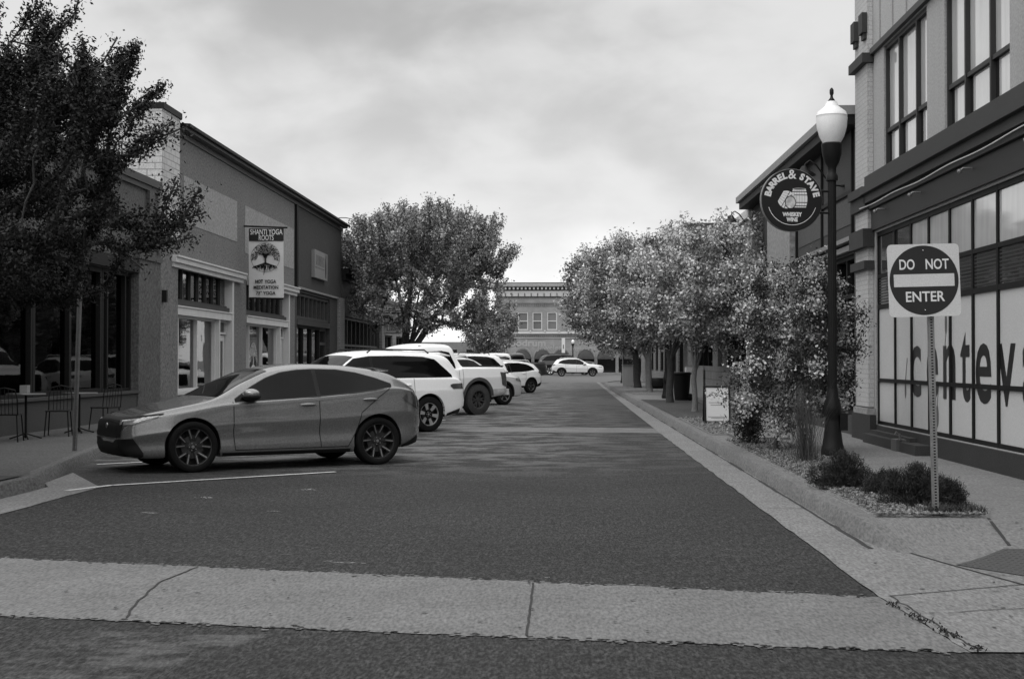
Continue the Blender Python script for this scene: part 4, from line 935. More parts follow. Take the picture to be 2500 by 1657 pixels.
arc = MB(); arc.grid([[(r_ * math.cos(R(a)), r_ * math.sin(R(a)), 0) for a in np.linspace(197, 343, 50)] for r_ in (.352, .360)]); me = arc.mesh('arc', recalc=False); me.transform(FRONT); ms.append(me)
put('lettering', sgn(join_meshes(ms)), letter_w, rs)
bm_ = MB()
def bar2d(P): bm_.add([(p[0], p[1], 0) for p in P], [tuple(range(len(P)))])
def staves(cx0, cz0, w0, w1, h, tilt, bands_):
    c, s = math.cos(tilt), math.sin(tilt)
    def tr(x, y): return (cx0 + x * c - y * s, cz0 + x * s + y * c)
    def wd(t): return w0 + (w1 - w0) * (1 - (2 * t - 1) ** 2)
    T = sorted([0, 1] + [b for a in bands_ for b in (a - .022, a + .022)])
    segs = [(T[i], T[i + 1]) for i in range(0, len(T), 2)]
    for a, b in segs:
        for k_ in range(6):
            u0, u1 = -1 + k_ / 3 + .012, -1 + (k_ + 1) / 3 - .012
            n_ = 5; L_ = [tr(wd(a + (b - a) * i / n_) * u0, (a + (b - a) * i / n_ - .5) * h) for i in range(n_ + 1)]; R_ = [tr(wd(a + (b - a) * i / n_) * u1, (a + (b - a) * i / n_ - .5) * h) for i in range(n_ + 1)]
            bar2d(L_ + R_[::-1])
staves(.105, .02, .096, .118, .255, 0, [.09, .28, .70, .88])
bm_.add([(.105 + .096 * math.cos(t), .155 + .016 * math.sin(t), 0) for t in np.linspace(0, 6.283, 24, endpoint=False)] + [(.105 + .085 * math.cos(t), .155 + .010 * math.sin(t), 0) for t in np.linspace(0, 6.283, 24, endpoint=False)], [(i, (i + 1) % 24, 24 + (i + 1) % 24, 24 + i) for i in range(24)])
staves(-.080, .004, .085, .128, .20, R(60), [.10, .36, .58])
me = bm_.mesh('b', recalc=False); me.transform(FRONT)
b2 = MB(); b2.add([(-.025 + .082 * math.cos(t), -.035 + .095 * math.sin(t), .0015) for t in np.linspace(0, 6.283, 30, endpoint=False)], [tuple(range(30))])
me2 = b2.mesh('b2', recalc=False); me2.transform(FRONT)
b3 = MB(); b3.add([(-.025 + .071 * math.cos(t), -.035 + .083 * math.sin(t), .003) for t in np.linspace(0, 6.283, 30, endpoint=False)], [tuple(range(30))]); me3 = b3.mesh('b3', recalc=False); me3.transform(FRONT)
put('barrel_drawing', sgn(me), letter_w, rs); put('barrel_rim', sgn(me2), letter_d, rs); put('barrel_head', sgn(me3), mat('sketch_white', .5, .6, .9, 14, streak=.2), rs)
m = MB()
for z in (3.93, 3.62): m = MB(); m.tube([(cx_ + math.sqrt(SR ** 2 - (z - cz_) ** 2) - .02, yy + .03, z), (3.84, 20.5, z)], .017, 8); part('bracket', m, metal_b, rs, 50)

# DO NOT ENTER sign
ne = thing('no_entry_sign', 'square white sign with dark disc reading do not enter on a perforated metal post', 'road sign', (3.27, 12.62, .155))
def ushape(x, y, z0, z1, w_, lean, name_, par, mm=metal_g, holes=True):
    m = MB(); n = int((z1 - z0) / .0254) if holes else 1; hw = w_ / 2
    def P(a, z, d): return (x + a + lean * (z - z0), y + d, z)
    dz = (z1 - z0) / n
    for i in range(n):
        a, b = z0 + i * dz, z0 + (i + 1) * dz; h0, h1 = (a + dz * .28, b - dz * .28) if holes else (a, a)
        q = w_ * .19
        if holes:
            for (u0, u1, v0, v1) in ((-hw, -q, a, b), (q, hw, a, b), (-q, q, a, h0), (-q, q, h1, b)):
                m.add([P(u0, v0, 0), P(u1, v0, 0), P(u1, v1, 0), P(u0, v1, 0)], [(0, 1, 2, 3)])
    for u in (-hw, hw):
        m.add([P(u, z0, 0), P(u, z1, 0), P(u, z1, w_), P(u, z0, w_)], [(0, 1, 2, 3)])
    m.add([P(-hw, z0, w_), P(hw, z0, w_), P(hw, z1, w_), P(-hw, z1, w_)], [(0, 1, 2, 3)])
    if not holes: m.add([P(-hw, z0, 0), P(hw, z0, 0), P(hw, z1, 0), P(-hw, z1, 0)], [(0, 1, 2, 3)])
    return part(name_, m, mm, par) if par else m
po = ushape(3.285, 12.60, .12, 2.5, .05, -.022, 'post', ne)
m = MB(); m.add([(3.285 - .024, 12.606, .13), (3.285 + .024, 12.606, .13), (3.285 + .024 - .022 * 2.3, 12.606, 2.45), (3.285 - .024 - .022 * 2.3, 12.606, 2.45)], [(0, 1, 2, 3)]); part('post_inside_shade', m, mat('tube_shade', .006, .9, 0, spec=0), ne)  # black sheet standing in for the shade inside the hollow post
SX, SZ, SY, S2 = 3.175, 2.215, 12.56, .318
NM = Matrix.Translation((SX, SY, SZ)) @ Matrix.Rotation(R(4), 4, 'Z') @ Matrix.Rotation(R(-1.5), 4, 'Y') @ Matrix.Rotation(R(-2.0), 4, 'X')
def rrect(hw, hh, r, n=6):
    o = []
    for qx, qy, a0 in ((1, 1, 0), (-1, 1, 90), (-1, -1, 180), (1, -1, 270)):
        for i in range(n + 1): a = R(a0 + 90 * i / n); o.append((qx * (hw - r) + r * math.cos(a), qy * (hh - r) + r * math.sin(a)))
    return o
FN = lambda a, b_, d: (a, -d, b_)
def nput(name, mb, mm): me = mb.mesh(name, 40); me.transform(NM); return put(name, me, mm, ne)
nput('plate', MB().prism(rrect(S2, S2, .04), FN, 0, .003), sign_w)
circ = [(.305 * math.cos(t), .305 * math.sin(t)) for t in np.linspace(0, 6.28318, 64, endpoint=False)]
nput('disc', MB().prism(circ, FN, .0032, .0042), sign_r)
nput('white_bar', MB().prism(rrect(.268, .055, .004), FN, .0044, .0052), sign_w)
ms = []
for s_, z_, w_, x_ in (('DO', .098, .135, -.148), ('NOT', .098, .205, .118), ('ENTER', -.185, .345, 0)):
    me = text_mesh(s_, .125, .002, .0005, width=w_); me.transform(NM @ frame_mat((1, 0, 0), (0, 0, 1), (x_, -.0052, z_))); ms.append(me)
put('lettering', join_meshes(ms), letter_w, ne)
m = MB(); m.sph((0, -.005, .262), .007, 8, 5); m.sph((0, -.005, -.262), .007, 8, 5); nput('bolt', m, chrome)
# thin perforated post at the left
pp = thing('perforated_post', 'thin perforated metal post standing at the left curb beside the cafe tables', 'post', (-7.3, 21.1, .155))
ushape(-7.3, 21.1, .155, 2.7, .055, .03, 'post', pp, mat('post_metal', .10, .6, .3, 8, .3, 60))
# framed board on the gravel
ab = thing('pavement_board', 'white framed advertising board standing on gravel beside the flowering shrub', 'board', (3.34, 30.6, .155))
def slope_box(m, x0, x1, z0, z1, y0, t_): m.prism([(x0, z0), (x1, z0), (x1, z1), (x0, z1)], lambda a, b_, d: (a, y0 + .22 * (b_ - .15) + d, b_), 0, t_)
m = MB()
for q in ((3.06, 3.10, .16, .96), (3.58, 3.62, .16, .96), (3.10, 3.58, .16, .215), (3.10, 3.58, .93, .96)): slope_box(m, *q, 30.5, .035)
part('frame', m, metal_b, ab); m = MB(); slope_box(m, 3.10, 3.58, .215, .93, 30.515, .01); part('poster', m, mat('poster_white', .60, .5, .06, 4), ab)
m = MB()
for z, a, b_ in ((.80, 3.2, 3.48), (.60, 3.16, 3.52), (.55, 3.2, 3.48), (.30, 3.14, 3.54), (.27, 3.2, 3.5)): slope_box(m, a, b_, z, z + .010, 30.510, .002)
part('print', m, trim_g, ab)
m = MB(); m.prism([(3.06, .16), (3.1, .16), (3.1, .95), (3.06, .95)], lambda a, b_, d: (a, 30.95 - .22 * (b_ - .15) + d, b_), 0, .03); m.prism([(3.58, .16), (3.62, .16), (3.62, .95), (3.58, .95)], lambda a, b_, d: (a, 30.95 - .22 * (b_ - .15) + d, b_), 0, .03); part('rear_leg', m, metal_b, ab)
# litter bin, utility box, planter
tb = thing('litter_bin', 'tall black tapered litter bin next to the second street lamp', 'bin', (4.05, 48, .155))
m = MB(); m.lathe([(.20, 0), (.24, .02), (.30, .85), (.33, .87), (.33, .93), (.27, .95), (.25, .90), (0, .86)], (4.05, 48, .155), 24); part('body', m, metal_b, tb, 40)
m = MB(); m.sph((4.32, 47.9, .27), .12, 10, 8); part('wheel', m, rubber, tb, 60)
ub = thing('utility_box', 'white utility cabinet beside the tree trunks far up the right sidewalk', 'cabinet', (3.45, 74, .155))
m = MB(); m.box(3.18, 3.72, 73.8, 74.3, .155, 1.22); part('cabinet', m, trim_w, ub); m = MB(); m.box(3.15, 3.75, 73.77, 74.33, 1.223, 1.27); part('lid', m, trim_g, ub)
m = MB(); m.box(3.16, 3.19, 73.5, 73.53, .155, 3.0); solo('white_pole', m, trim_w, 'slim white pole standing in front of the utility cabinet', 'pole')
pl = thing('planter', 'round dark planter with bush on the right sidewalk beyond the second street lamp', 'planter', (4.6, 68, .155))
m = MB(); m.lathe([(.35, 0), (.5, .1), (.55, .35), (.5, .5), (0, .48)], (4.6, 68, .155), 20); part('pot', m, metal_b, pl, 40)
ep = thing('easel_board', 'small pale folding board standing before the pale shop under the trees', 'board', (4.95, 42, .155))
m = MB(); m.box(4.72, 5.18, 41.9, 41.93, .55, 1.15); part('panel', m, board_g, ep)
m = MB(); m.tube([(4.78, 41.95, .155), (4.9, 41.95, 1.1)], .014, 5); m.tube([(5.12, 41.95, .155), (5.0, 41.95, 1.1)], .014, 5); part('leg', m, metal_b, ep)
sbx = MB(); sbx.box(4.55, 5.15, 52.0, 52.6, .155, 1.25); solo('white_cabinet', sbx, mat('cabinet_white', .5, .6, .1, 3, .1, 60), 'white metal cabinet behind the litter bin against the pale shop', 'cabinet')
cp = MB(); cp.box(3.0, 3.9, 24.4, 25.9, .10, .20); solo('stepping_slab', cp, conc, 'flat concrete slab crossing the planting bed behind the flowering shrub', 'slab')
ut = thing('arched_street_light', 'tall slim arched street light pole rising behind the left row of shops', 'street light', (-10.6, 80, 0))
m = MB(); m.tube([(-10.55, 78, 0), (-10.55, 78, 9.0)], .09, 8); part('pole', m, trim_d, ut)
m = MB(); m.box(-10.75, -10.35, 77.95, 78.05, 7.4, 9.1); part('banner', m, mat('dark_banner', .05, .8, .1, 2), ut)
m = MB(); m.tube([(-10.55 - 1.5 * (1 - math.cos(t)), 78, 8.0 + 1.35 * math.sin(t)) for t in np.linspace(0, 2.1, 14)], .022, 6); part('arm', m, trim_d, ut, 60)

# ================================================================== PLANTING BEDS
struct('planting_bed', MB().grid([[(x, y, .1575 + (.012 * math.sin(x * 7 + y * 3) * math.sin(y * 2.1) + .022) * min(1, (y - 12.45) * 2, (x - 2.72) * 6, (3.62 - x) * 6)) for x in (2.72, 2.85, 3.0, 3.2, 3.4, 3.5, 3.62)] for y in np.arange(12.45, 24.3, .35)]), mat('gravel_ground', .16, .95, .4, 5, .9, 50, 1.0, 60), 80)
struct('planting_bed', MB().grid([[(x, y, .165) for x in (2.72, 3.1, 3.5, 3.95)] for y in np.arange(26.0, 33.8, .5)]), MATS['gravel_ground'])
struct('planting_bed', poly_at([(2.72, 33.8), (3.95, 33.8), (4.4, 40), (4.4, 47.5), (2.72, 49)], .166), soil)
struct('planting_bed', poly_at([(2.85, 56), (4.3, 56), (4.3, 63), (2.85, 63)], .166), MATS['gravel_ground'])
struct('planting_bed', poly_at([(-6.3, 16.5), (-6.3, -4), (-9, -4), (-9, 15.2)], .17), soil)
struct('planting_bed', poly_at([(-7.5, 64), (-7.5, 70), (-8.6, 70), (-8.6, 64)], .166), soil)
# loose pebbles on the near bed
V = []; Fc = []
base_v = np.array([(1, 0, 0), (0, 1, 0), (-1, 0, 0), (0, -1, 0), (0, 0, 1), (0, 0, -1)], float); base_f = [(0, 1, 4), (1, 2, 4), (2, 3, 4), (3, 0, 4), (1, 0, 5), (2, 1, 5), (3, 2, 5), (0, 3, 5)]
n = 5200
for i in range(n):
    if i < 3600: x, y = rng.uniform(2.74, 3.66), 12.45 + 11.5 * rng.random() ** 1.6
    else: x, y = rng.uniform(2.74, 3.9), rng.uniform(26, 33.5)
    s = rng.uniform(.012, .032); A = rng.normal(size=(3, 3)); Q, _ = np.linalg.qr(A)
    p = (base_v * np.array([s, s * .8, s * .55])) @ Q.T * np.array([1, 1, .7]) + np.array([x, y, .185 + s * .25]); k = len(V)
    V += [tuple(q) for q in p]; Fc += [tuple(k + j for j in f) for f in base_f]
me = bpy.data.meshes.new('pebbles'); me.from_pydata(V, [], Fc); put('gravel', me, pebble, kind='stuff', label='loose pale pebbles covering the planting beds by the curb', category='gravel')

def leaf_mesh(C, size, aspect=.45, up=None, rnd=.5, name='leaves'):
    """one small folded-diamond leaf per centre"""
    n = len(C); C = np.asarray(C, float)
    s = size * rng.uniform(1 - rnd, 1 + rnd * .6, n)[:, None]
    a = rng.normal(size=(n, 3))
    if up is not None: a = a * .45 + np.asarray(up)
    a /= np.linalg.norm(a, axis=1)[:, None] + 1e-9
    b = np.cross(a, rng.normal(size=(n, 3))); b /= np.linalg.norm(b, axis=1)[:, None] + 1e-9
    P = np.stack([C - a * s * .5, C + b * s * aspect * .5, C + a * s * .5, C - b * s * aspect * .5], 1).reshape(-1, 3)
    me = bpy.data.meshes.new(name); me.vertices.add(4 * n); me.vertices.foreach_set('co', P.ravel())
    me.loops.add(4 * n); me.loops.foreach_set('vertex_index', np.arange(4 * n, dtype=np.int32))
    me.polygons.add(n); me.polygons.foreach_set('loop_start', np.arange(0, 4 * n, 4, dtype=np.int32)); me.polygons.foreach_set('loop_total', np.full(n, 4, dtype=np.int32))
    me.update(); me.validate(); return me
def tree(name, label, base, fork, centre, radii, ntips, nleaf, leaf, lm, trunk_r, seed, bl=0.0, blm=None, shoots=0, spread=.16, extra=(), barkm=bark, nlimb=6, shell=.5, floor=None, group=None, cat='tree', shl=1.0):
    r = np.random.default_rng(seed); base = np.array(base, float); fork = np.array(fork, float); ctr = np.array(centre, float); rad = np.array(radii, float)
    t = thing(name, label, cat, tuple(base), group=group)
    nodes = [base + (fork - base) * s + (r.normal(size=3) * .02 * (0 < s < 1)) for s in np.linspace(0, 1, 5)]; par = [-1, 0, 1, 2, 3]; start = 4
    def grow(frm, tgt, step, sag=0.0):
        p = nodes[frm]; d = np.linalg.norm(tgt - p); k = max(1, int(d / step)); cur = frm
        for i in range(1, k + 1):
            s = i / k; q = p + (tgt - p) * s; q = q + np.array([0, 0, 1.0]) * d * .10 * math.sin(math.pi * s) * (1 - sag) + r.normal(size=3) * step * .10 * (i < k)
            nodes.append(q); par.append(cur); cur = len(nodes) - 1
        return cur
    mean = float(rad.mean())
    for i in range(nlimb):
        a = 2 * math.pi * (i + r.uniform(-.3, .3)) / nlimb; e = r.uniform(.15, 1.25)
        tg = ctr + rad * np.array([math.cos(a) * math.cos(e), math.sin(a) * math.cos(e), math.sin(e) * .9 - .1]) * .55; grow(start, tg, mean * .16)
    tips = []
    while len(tips) < ntips:
        d = r.normal(size=3); d /= np.linalg.norm(d); k = r.uniform(shell ** 3, 1) ** (1 / 3); k *= 1 + .13 * math.sin(4 * d[0] + seed) * math.cos(5 * d[1] + 2 * d[2] + seed)
        p = ctr + rad * d * k
        if floor is not None and p[2] < floor + .35 * r.random(): continue
        tips.append(p)
    tips.sort(key=lambda p: np.linalg.norm(p - fork))
    ends = []
    for p in tips:
        Nn = np.array(nodes[4:]); dd = np.linalg.norm(Nn - p, axis=1) + .25 * np.maximum(0, Nn[:, 2] - p[2]) + .12 * np.linalg.norm(Nn - fork, axis=1)
        j = int(np.argmin(dd)) + 4; ends.append((grow(j, p, mean * .13), j))
    for (p, q) in extra: # long reaching branches given as polylines
        Nn = np.array(nodes[4:]); j = int(np.argmin(np.linalg.norm(Nn - np.array(p), axis=1))) + 4
        c_ = grow(j, np.array(p, float), mean * .13)
        for w2 in q: c_ = grow(c_, np.array(w2, float), mean * .10); ends.append((c_, par[c_]))
    for i in range(shoots):
        d = r.normal(size=3); d[2] = abs(d[2]) + .5; d /= np.linalg.norm(d); p = ctr + rad * d * r.uniform(.85, 1.0)
        Nn = np.array(nodes[4:]); j = int(np.argmin(np.linalg.norm(Nn - p, axis=1))) + 4
        u = d * .55 + np.array([0, 0, .75]); u /= np.linalg.norm(u)
        c_ = grow(j, p + u * mean * r.uniform(.18, .38) * shl, mean * .09); w3 = c_
        for _ in range(5 if shl > 1 else 3): ends.append((w3, par[w3])); w3 = par[w3] if par[w3] > 4 else w3
    n = len(nodes); wgt = np.zeros(n); kids = [[] for _ in range(n)]
    for i in range(n):
        if par[i] >= 0: kids[par[i]].append(i)
    for i in range(n - 1, -1, -1): wgt[i] = max(1.0, wgt[i]) if not kids[i] else wgt[i]; 
    for i in range(n - 1, 0, -1): wgt[par[i]] += wgt[i] if wgt[i] else 1
    rr = trunk_r * (np.maximum(wgt, 1) / wgt[0]) ** .47; rr = np.maximum(rr, trunk_r * .035)
    mb = MB()
    tr_ = MB(); tr_.tube([nodes[0] - np.array([0, 0, .05])] + [nodes[i] for i in range(5)], [rr[0] * 1.45, rr[0] * 1.25] + [rr[i] for i in range(1, 5)], 12)
    for i in range(5, n):
        a, b = nodes[par[i]], nodes[i]
        if np.linalg.norm(b - a) < 1e-4: continue
        mb.tube([a, b], [max(rr[i], min(rr[par[i]], rr[i] * 1.5)), rr[i]], 6 if rr[i] > trunk_r * .2 else 4, False)
    trunk = put('trunk', tr_.mesh('trunk', 60), barkm, t); put('branches', mb.mesh('branches', 60, recalc=False), barkm, trunk)
    C = []
    for (e, j) in ends:
        p = nodes[e]; q = nodes[par[e]] if par[e] >= 0 else p; pp_ = nodes[par[par[e]]] if par[e] > 0 and par[par[e]] >= 0 else q
        m_ = max(3, int(nleaf * r.uniform(.5, 1.4))); s = r.random(m_)[:, None]; s2 = s ** .8
        line_ = np.where(s2 < .5, p + (q - p) * s2 * 2, q + (pp_ - q) * (s2 * 2 - 1)); C.append(line_ + r.normal(size=(m_, 3)) * spread * r.uniform(.6, 1.2))
    C = np.concatenate(C)
    if floor is not None: C = C[C[:, 2] > floor - .3]
    k = r.random(len(C))
    if bl:
        # flowers, or leaf glints painted as pale leaves, come in bunches: choose by cell
        cell = np.sin(C[:, 0] * 9.1 / leaf * .07 + seed) + np.sin(C[:, 1] * 8.3 / leaf * .07) + np.sin(C[:, 2] * 9.7 / leaf * .07 + 1.3) + r.normal(size=len(C)) * .9
        outer = np.linalg.norm((C - ctr) / rad, axis=1); isb = (cell + 1.2 * (outer - .8)) > np.quantile(cell, 1 - bl)
        put('blossom_or_glint', leaf_mesh(C[isb], leaf * .95, .8, name='blossom_or_glint'), blm or blossom_or_glint, t); C = C[~isb]
    put('foliage', leaf_mesh(C, leaf, .5, name='foliage'), lm, t)
    return t
# the big dark tree at left, rooted in the bed outside the frame
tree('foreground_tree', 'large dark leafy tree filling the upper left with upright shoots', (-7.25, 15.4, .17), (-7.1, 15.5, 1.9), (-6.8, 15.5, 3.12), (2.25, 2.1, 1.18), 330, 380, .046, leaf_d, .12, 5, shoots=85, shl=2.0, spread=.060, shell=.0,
     extra=[((-5.2, 15.3, 2.75), [(-4.75, 15.3, 2.72), (-4.45, 15.35, 2.85), (-4.2, 15.4, 3.0), (-4.05, 15.4, 3.2), (-3.95, 15.4, 3.4)]), ((-4.6, 15.3, 2.8), [(-4.4, 15.2, 2.75), (-4.15, 15.2, 2.8), (-3.95, 15.2, 2.85)]), ((-4.5, 15.3, 2.85), [(-4.35, 15.3, 3.05), (-4.25, 15.3, 3.3), (-4.18, 15.3, 3.45)]), ((-4.4, 15.3, 2.9), [(-4.1, 15.3, 3.05), (-3.85, 15.3, 3.12)]),
            ((-5.4, 15.3, 4.4), [(-5.0, 15.3, 4.75), (-4.85, 15.3, 5.0)]), ((-5.6, 15.3, 4.9), [(-5.3, 15.3, 5.3), (-5.1, 15.3, 5.65)]), ((-5.3, 15.3, 3.9), [(-4.8, 15.3, 4.15), (-4.5, 15.3, 4.35)]), ((-5.2, 15.3, 3.6), [(-4.6, 15.3, 3.75), (-4.25, 15.3, 3.98), (-4.1, 15.3, 4.05)]), ((-6.0, 15.3, 5.0), [(-5.75, 15.3, 5.35), (-5.68, 15.3, 5.6)])])
tree('round_tree', 'big round leafy tree with forked trunk in the middle of the left side', (-7.5, 66.5, .17), (-7.2, 66.2, 1.5), (-6.25, 66, 4.85), (4.0, 3.6, 2.7), 430, 105, .125, leaf_m, .24, 21, shoots=230, shl=1.3, spread=.12, nlimb=8, shell=.2, bl=.20, blm=mat('leaf_glint', .30, .6, 0, island=.4), floor=2.7)  # leaf_glint paints light caught on the foliage as paler leaves
tree('small_street_tree', 'smaller tree further up on the left beyond the round tree', (-5.5, 104, .1), (-5.4, 104, 1.4), (-5.2, 104, 3.8), (2.2, 2.2, 2.2), 200, 60, .19, leaf_m, .13, 33, shoots=14, spread=.2, nlimb=5, shell=.1, bl=.05, blm=MATS['leaf_glint'])
tree('street_tree', 'leafy tree behind the pale building on the far left skyline', (-14, 92, 0), (-14, 92, 2), (-13.6, 92, 5.6), (3.0, 3.0, 2.6), 180, 60, .24, leaf_m, .2, 35, shoots=10, spread=.25, shell=.1)
tree('flowering_tree', 'pale flowering street tree with forked trunk behind the white board', (3.5, 37.5, .17), (3.5, 37.5, 1.25), (4.2, 37.4, 3.25), (2.05, 1.7, 1.55), 330, 170, .085, leaf_l, .07, 41, bl=.50, shoots=26, spread=.13, shell=.1, floor=2.0, barkm=bark_l, group='flowering trees along the right sidewalk')
tree('flowering_tree', 'flowering street tree whose thick trunk stands beside the litter bin', (3.45, 45.3, .17), (3.45, 45.3, 1.5), (3.9, 45.3, 3.55), (2.2, 1.8, 1.65), 320, 140, .10, leaf_l, .11, 43, bl=.42, shoots=24, spread=.15, shell=.1, floor=2.0, group='flowering trees along the right sidewalk')
tree('flowering_tree', 'green tree with pale twisted trunk third along the right sidewalk', (3.75, 60.5, .17), (3.7, 60.5, 1.5), (3.1, 60.5, 4.0), (2.5, 2.0, 2.15), 330, 120, .12, leaf_l, .13, 47, bl=.26, shoots=26, spread=.18, shell=.1, floor=1.9, barkm=bark_l, group='flowering trees along the right sidewalk')
tree('flowering_tree', 'dark trunked green tree farthest along the right sidewalk', (3.75, 70, .17), (3.7, 70, 1.6), (2.75, 70, 4.4), (2.7, 2.2, 2.5), 330, 110, .14, leaf_m, .17, 53, bl=.18, shoots=26, spread=.2, shell=.1, floor=1.9, group='flowering trees along the right sidewalk')
tree('flowering_shrub', 'loose flowering crab apple sapling in front of the street lamp', (3.2, 21.3, .17), (3.2, 21.3, .55), (3.5, 21.5, 1.66), (1.1, .9, 1.22), 240, 120, .05, mat('leaf_sapling', .045, .6, 0, island=.6), .035, 61, bl=.30, shoots=20, spread=.075, shell=.0, nlimb=7, cat='shrub',
     extra=[((3.0, 21.3, .9), [(2.7, 21.3, .85), (2.45, 21.3, .95), (2.2, 21.3, 1.0)]), ((2.9, 21.3, .8), [(2.6, 21.2, .6), (2.35, 21.2, .55)]), ((3.25, 21.2, .7), [(3.2, 21.1, .5), (3.22, 21.0, .38)]), ((4.1, 21.4, 1.9), [(4.35, 21.4, 2.05), (4.6, 21.4, 2.3)]), ((4.1, 21.4, 1.7), [(4.4, 21.4, 1.7), (4.55, 21.4, 1.6)])])
tree('street_tree', 'green tree added at the far right corner to darken reflections in the yoga glass', (4.5, 87, .17), (4.5, 87, 1.8), (4.4, 87, 4.1), (2.0, 2.4, 2.2), 220, 90, .16, leaf_m, .14, 59, shoots=20, spread=.18, shell=.1, floor=1.6)  # mostly hidden tree, added so the yoga panes mirror dark leaves
# low pines
def mugo(x, y, w_, h_, label, seed):
    t = thing('dwarf_pine', label, 'shrub', (x, y, .17), group='low dark pines in the planting bed'); r = np.random.default_rng(seed); C = []; U = []
    st_ = MB()
    for i in range(230):
        a = r.uniform(0, 2 * math.pi); e = r.uniform(.05, 1.5); k = r.uniform(.45, 1.0)
        d = np.array([math.cos(a) * math.cos(e), math.sin(a) * math.cos(e), math.sin(e)]); p = np.array([x, y, .17]) + d * np.array([w_, w_, h_]) * k
        if i % 3 == 0: st_.tube([(x, y, .18), tuple(p)], .006, 4, False)
        m_ = 110; s = r.random(m_)[:, None]; u = d * .5 + np.array([0, 0, .8]); u /= np.linalg.norm(u); C.append(p + u * s * .06 - u * .03 + r.normal(size=(m_, 3)) * .02); U.append(np.tile(u, (m_, 1)) * .8)
    put('stems', st_.mesh('stems', recalc=False), bark, t); put('needles', leaf_mesh(np.concatenate(C), .034, .14, up=np.concatenate(U), name='needles'), needle, t)
mugo(2.98, 15.2, .36, .36, 'larger low dark pine beside the foot of the street lamp', 1); mugo(3.28, 14.5, .26, .20, 'small spreading pine between the two rounder dark pines', 2); mugo(3.30, 13.45, .33, .37, 'rounded dark pine directly behind the no entry post', 3); mugo(3.52, 13.2, .20, .24, 'low tip of pine right of the no entry post', 4)
# columnar bush, tall grass, weeds
t = thing('dark_bush', 'narrow dark bush left of the flowering sapling by the curb', 'shrub', (3.02, 23, .17)); r = np.random.default_rng(5)
C = r.normal(size=(5200, 3)) * np.array([.11, .11, .17]) + np.array([3.02, 23.0, .52]); C = C[C[:, 2] > .18]; put('foliage', leaf_mesh(C, .04, .5), leaf_d, t); m = MB(); m.tube([(3.02, 23, .16), (3.02, 23, .6)], .02, 6); put('stem', m.mesh('stem'), bark, t)
def blades(C, h, lean, w_, name):
    V = []; Fc = []
    for (x, y, z) in C:
        hh = h * rng.uniform(.5, 1.1); a = rng.uniform(0, 6.28); lx, ly = rng.normal() * lean * hh, rng.normal() * lean * hh; dx, dy = math.cos(a) * w_, math.sin(a) * w_; k = len(V)
        V += [(x - dx, y - dy, z), (x + dx, y + dy, z), (x + lx * .4 + dx * .8, y + ly * .4 + dy * .8, z + hh * .6), (x + lx * .4 - dx * .8, y + ly * .4 - dy * .8, z + hh * .6), (x + lx, y + ly, z + hh)]
        Fc += [(k, k + 1, k + 2, k + 3), (k + 3, k + 2, k + 4)]
    me = bpy.data.meshes.new(name); me.from_pydata(V, [], Fc); return me
t = thing('tall_grass', 'clump of tall dry grass between the sapling and the street lamp', 'grass clump', (3.24, 19.1, .17))
put('blades', blades([(3.26 + rng.normal() * .07, 19.1 + rng.normal() * .09, .17) for _ in range(300)], 1.15, .22, .0025, 'blades'), grassm, t)
wv = [(float(np.interp(s, [0, 1], [2.02, 2.16])) + rng.normal() * .02 + .05 * rng.random() ** 3, 8.95 - 1.5 * s + rng.normal() * .02, .012) for s in (rng.random() ** .8 for _ in range(240)) if math.sin(s * 21) > -.35]
put('weeds', blades(wv, .018, .9, .006, 'weeds'), mat('joint_weed', .02, .9, 0, island=.5), kind='stuff', label='small dark weeds growing in the pavement joint at lower right', category='weeds')
wv = [(rng.uniform(2.74, 3.66), rng.uniform(12.5, 24), .18) for _ in range(1500)] + [(3.3 + .42 * rng.random(), 12.5 + rng.random() * .8, .18) for _ in range(900)] + [(3.28 + rng.normal() * .06, 12.6 + rng.normal() * .05, .18) for _ in range(250)]
put('bed_weeds', blades(wv, .07, .5, .004, 'bed_weeds'), weed, kind='stuff', label='short weeds and dead grass scattered through the planting bed', category='weeds')
cr = MB(); cl_ = MB(); r7 = random.Random(12)
for i in range(520):
    x = r7.uniform(-5, 2.0); yt = float(np.interp(x, [p[0] for p in ta], [p[1] for p in ta])); yb_ = float(np.interp(x, [p[0] for p in ba], [p[1] for p in ba]))
    s = r7.uniform(.006, .022); y = (yt if i % 2 else yb_) + r7.gauss(0, .03)
    on = yb_ < y < yt
    (cr if on else cl_).add([(p[0], p[1], .0075) for p in blob(x, y, s * 1.3, s, i, 8, r7.uniform(-.3, .3))], [tuple(range(8))])
put('asphalt_crumbs', cr.mesh('asphalt_crumbs', recalc=False), asph, kind='stuff', label='dark asphalt crumbs along the edges of the concrete strip', category='debris')
put('concrete_chips', cl_.mesh('concrete_chips', recalc=False), conc, kind='stuff', label='pale concrete chips lying on the asphalt beside the strip', category='debris')
lt = MB(); rl_ = random.Random(3)
for i in range(150):
    x, y = rl_.uniform(2.2, 4.6), rl_.uniform(7.6, 12.3)
    if i < 60: x, y = rl_.uniform(-5, 2.1), rl_.uniform(7.9, 10)
    if i >= 60 and x < jline(y) + .02: z = .013
    else: z = rz_(x, y) + .004 if x > jline(y) else .013
    s = rl_.uniform(.006, .018); lt.add([(p[0], p[1], z + .002) for p in blob(x, y, s * 1.6, s * .8, i, 7, rl_.uniform(0, 3))], [tuple(range(7))])
put('litter', lt.mesh('litter', recalc=False), crackm, kind='stuff', label='tiny dark leaf scraps scattered over the concrete', category='debris')

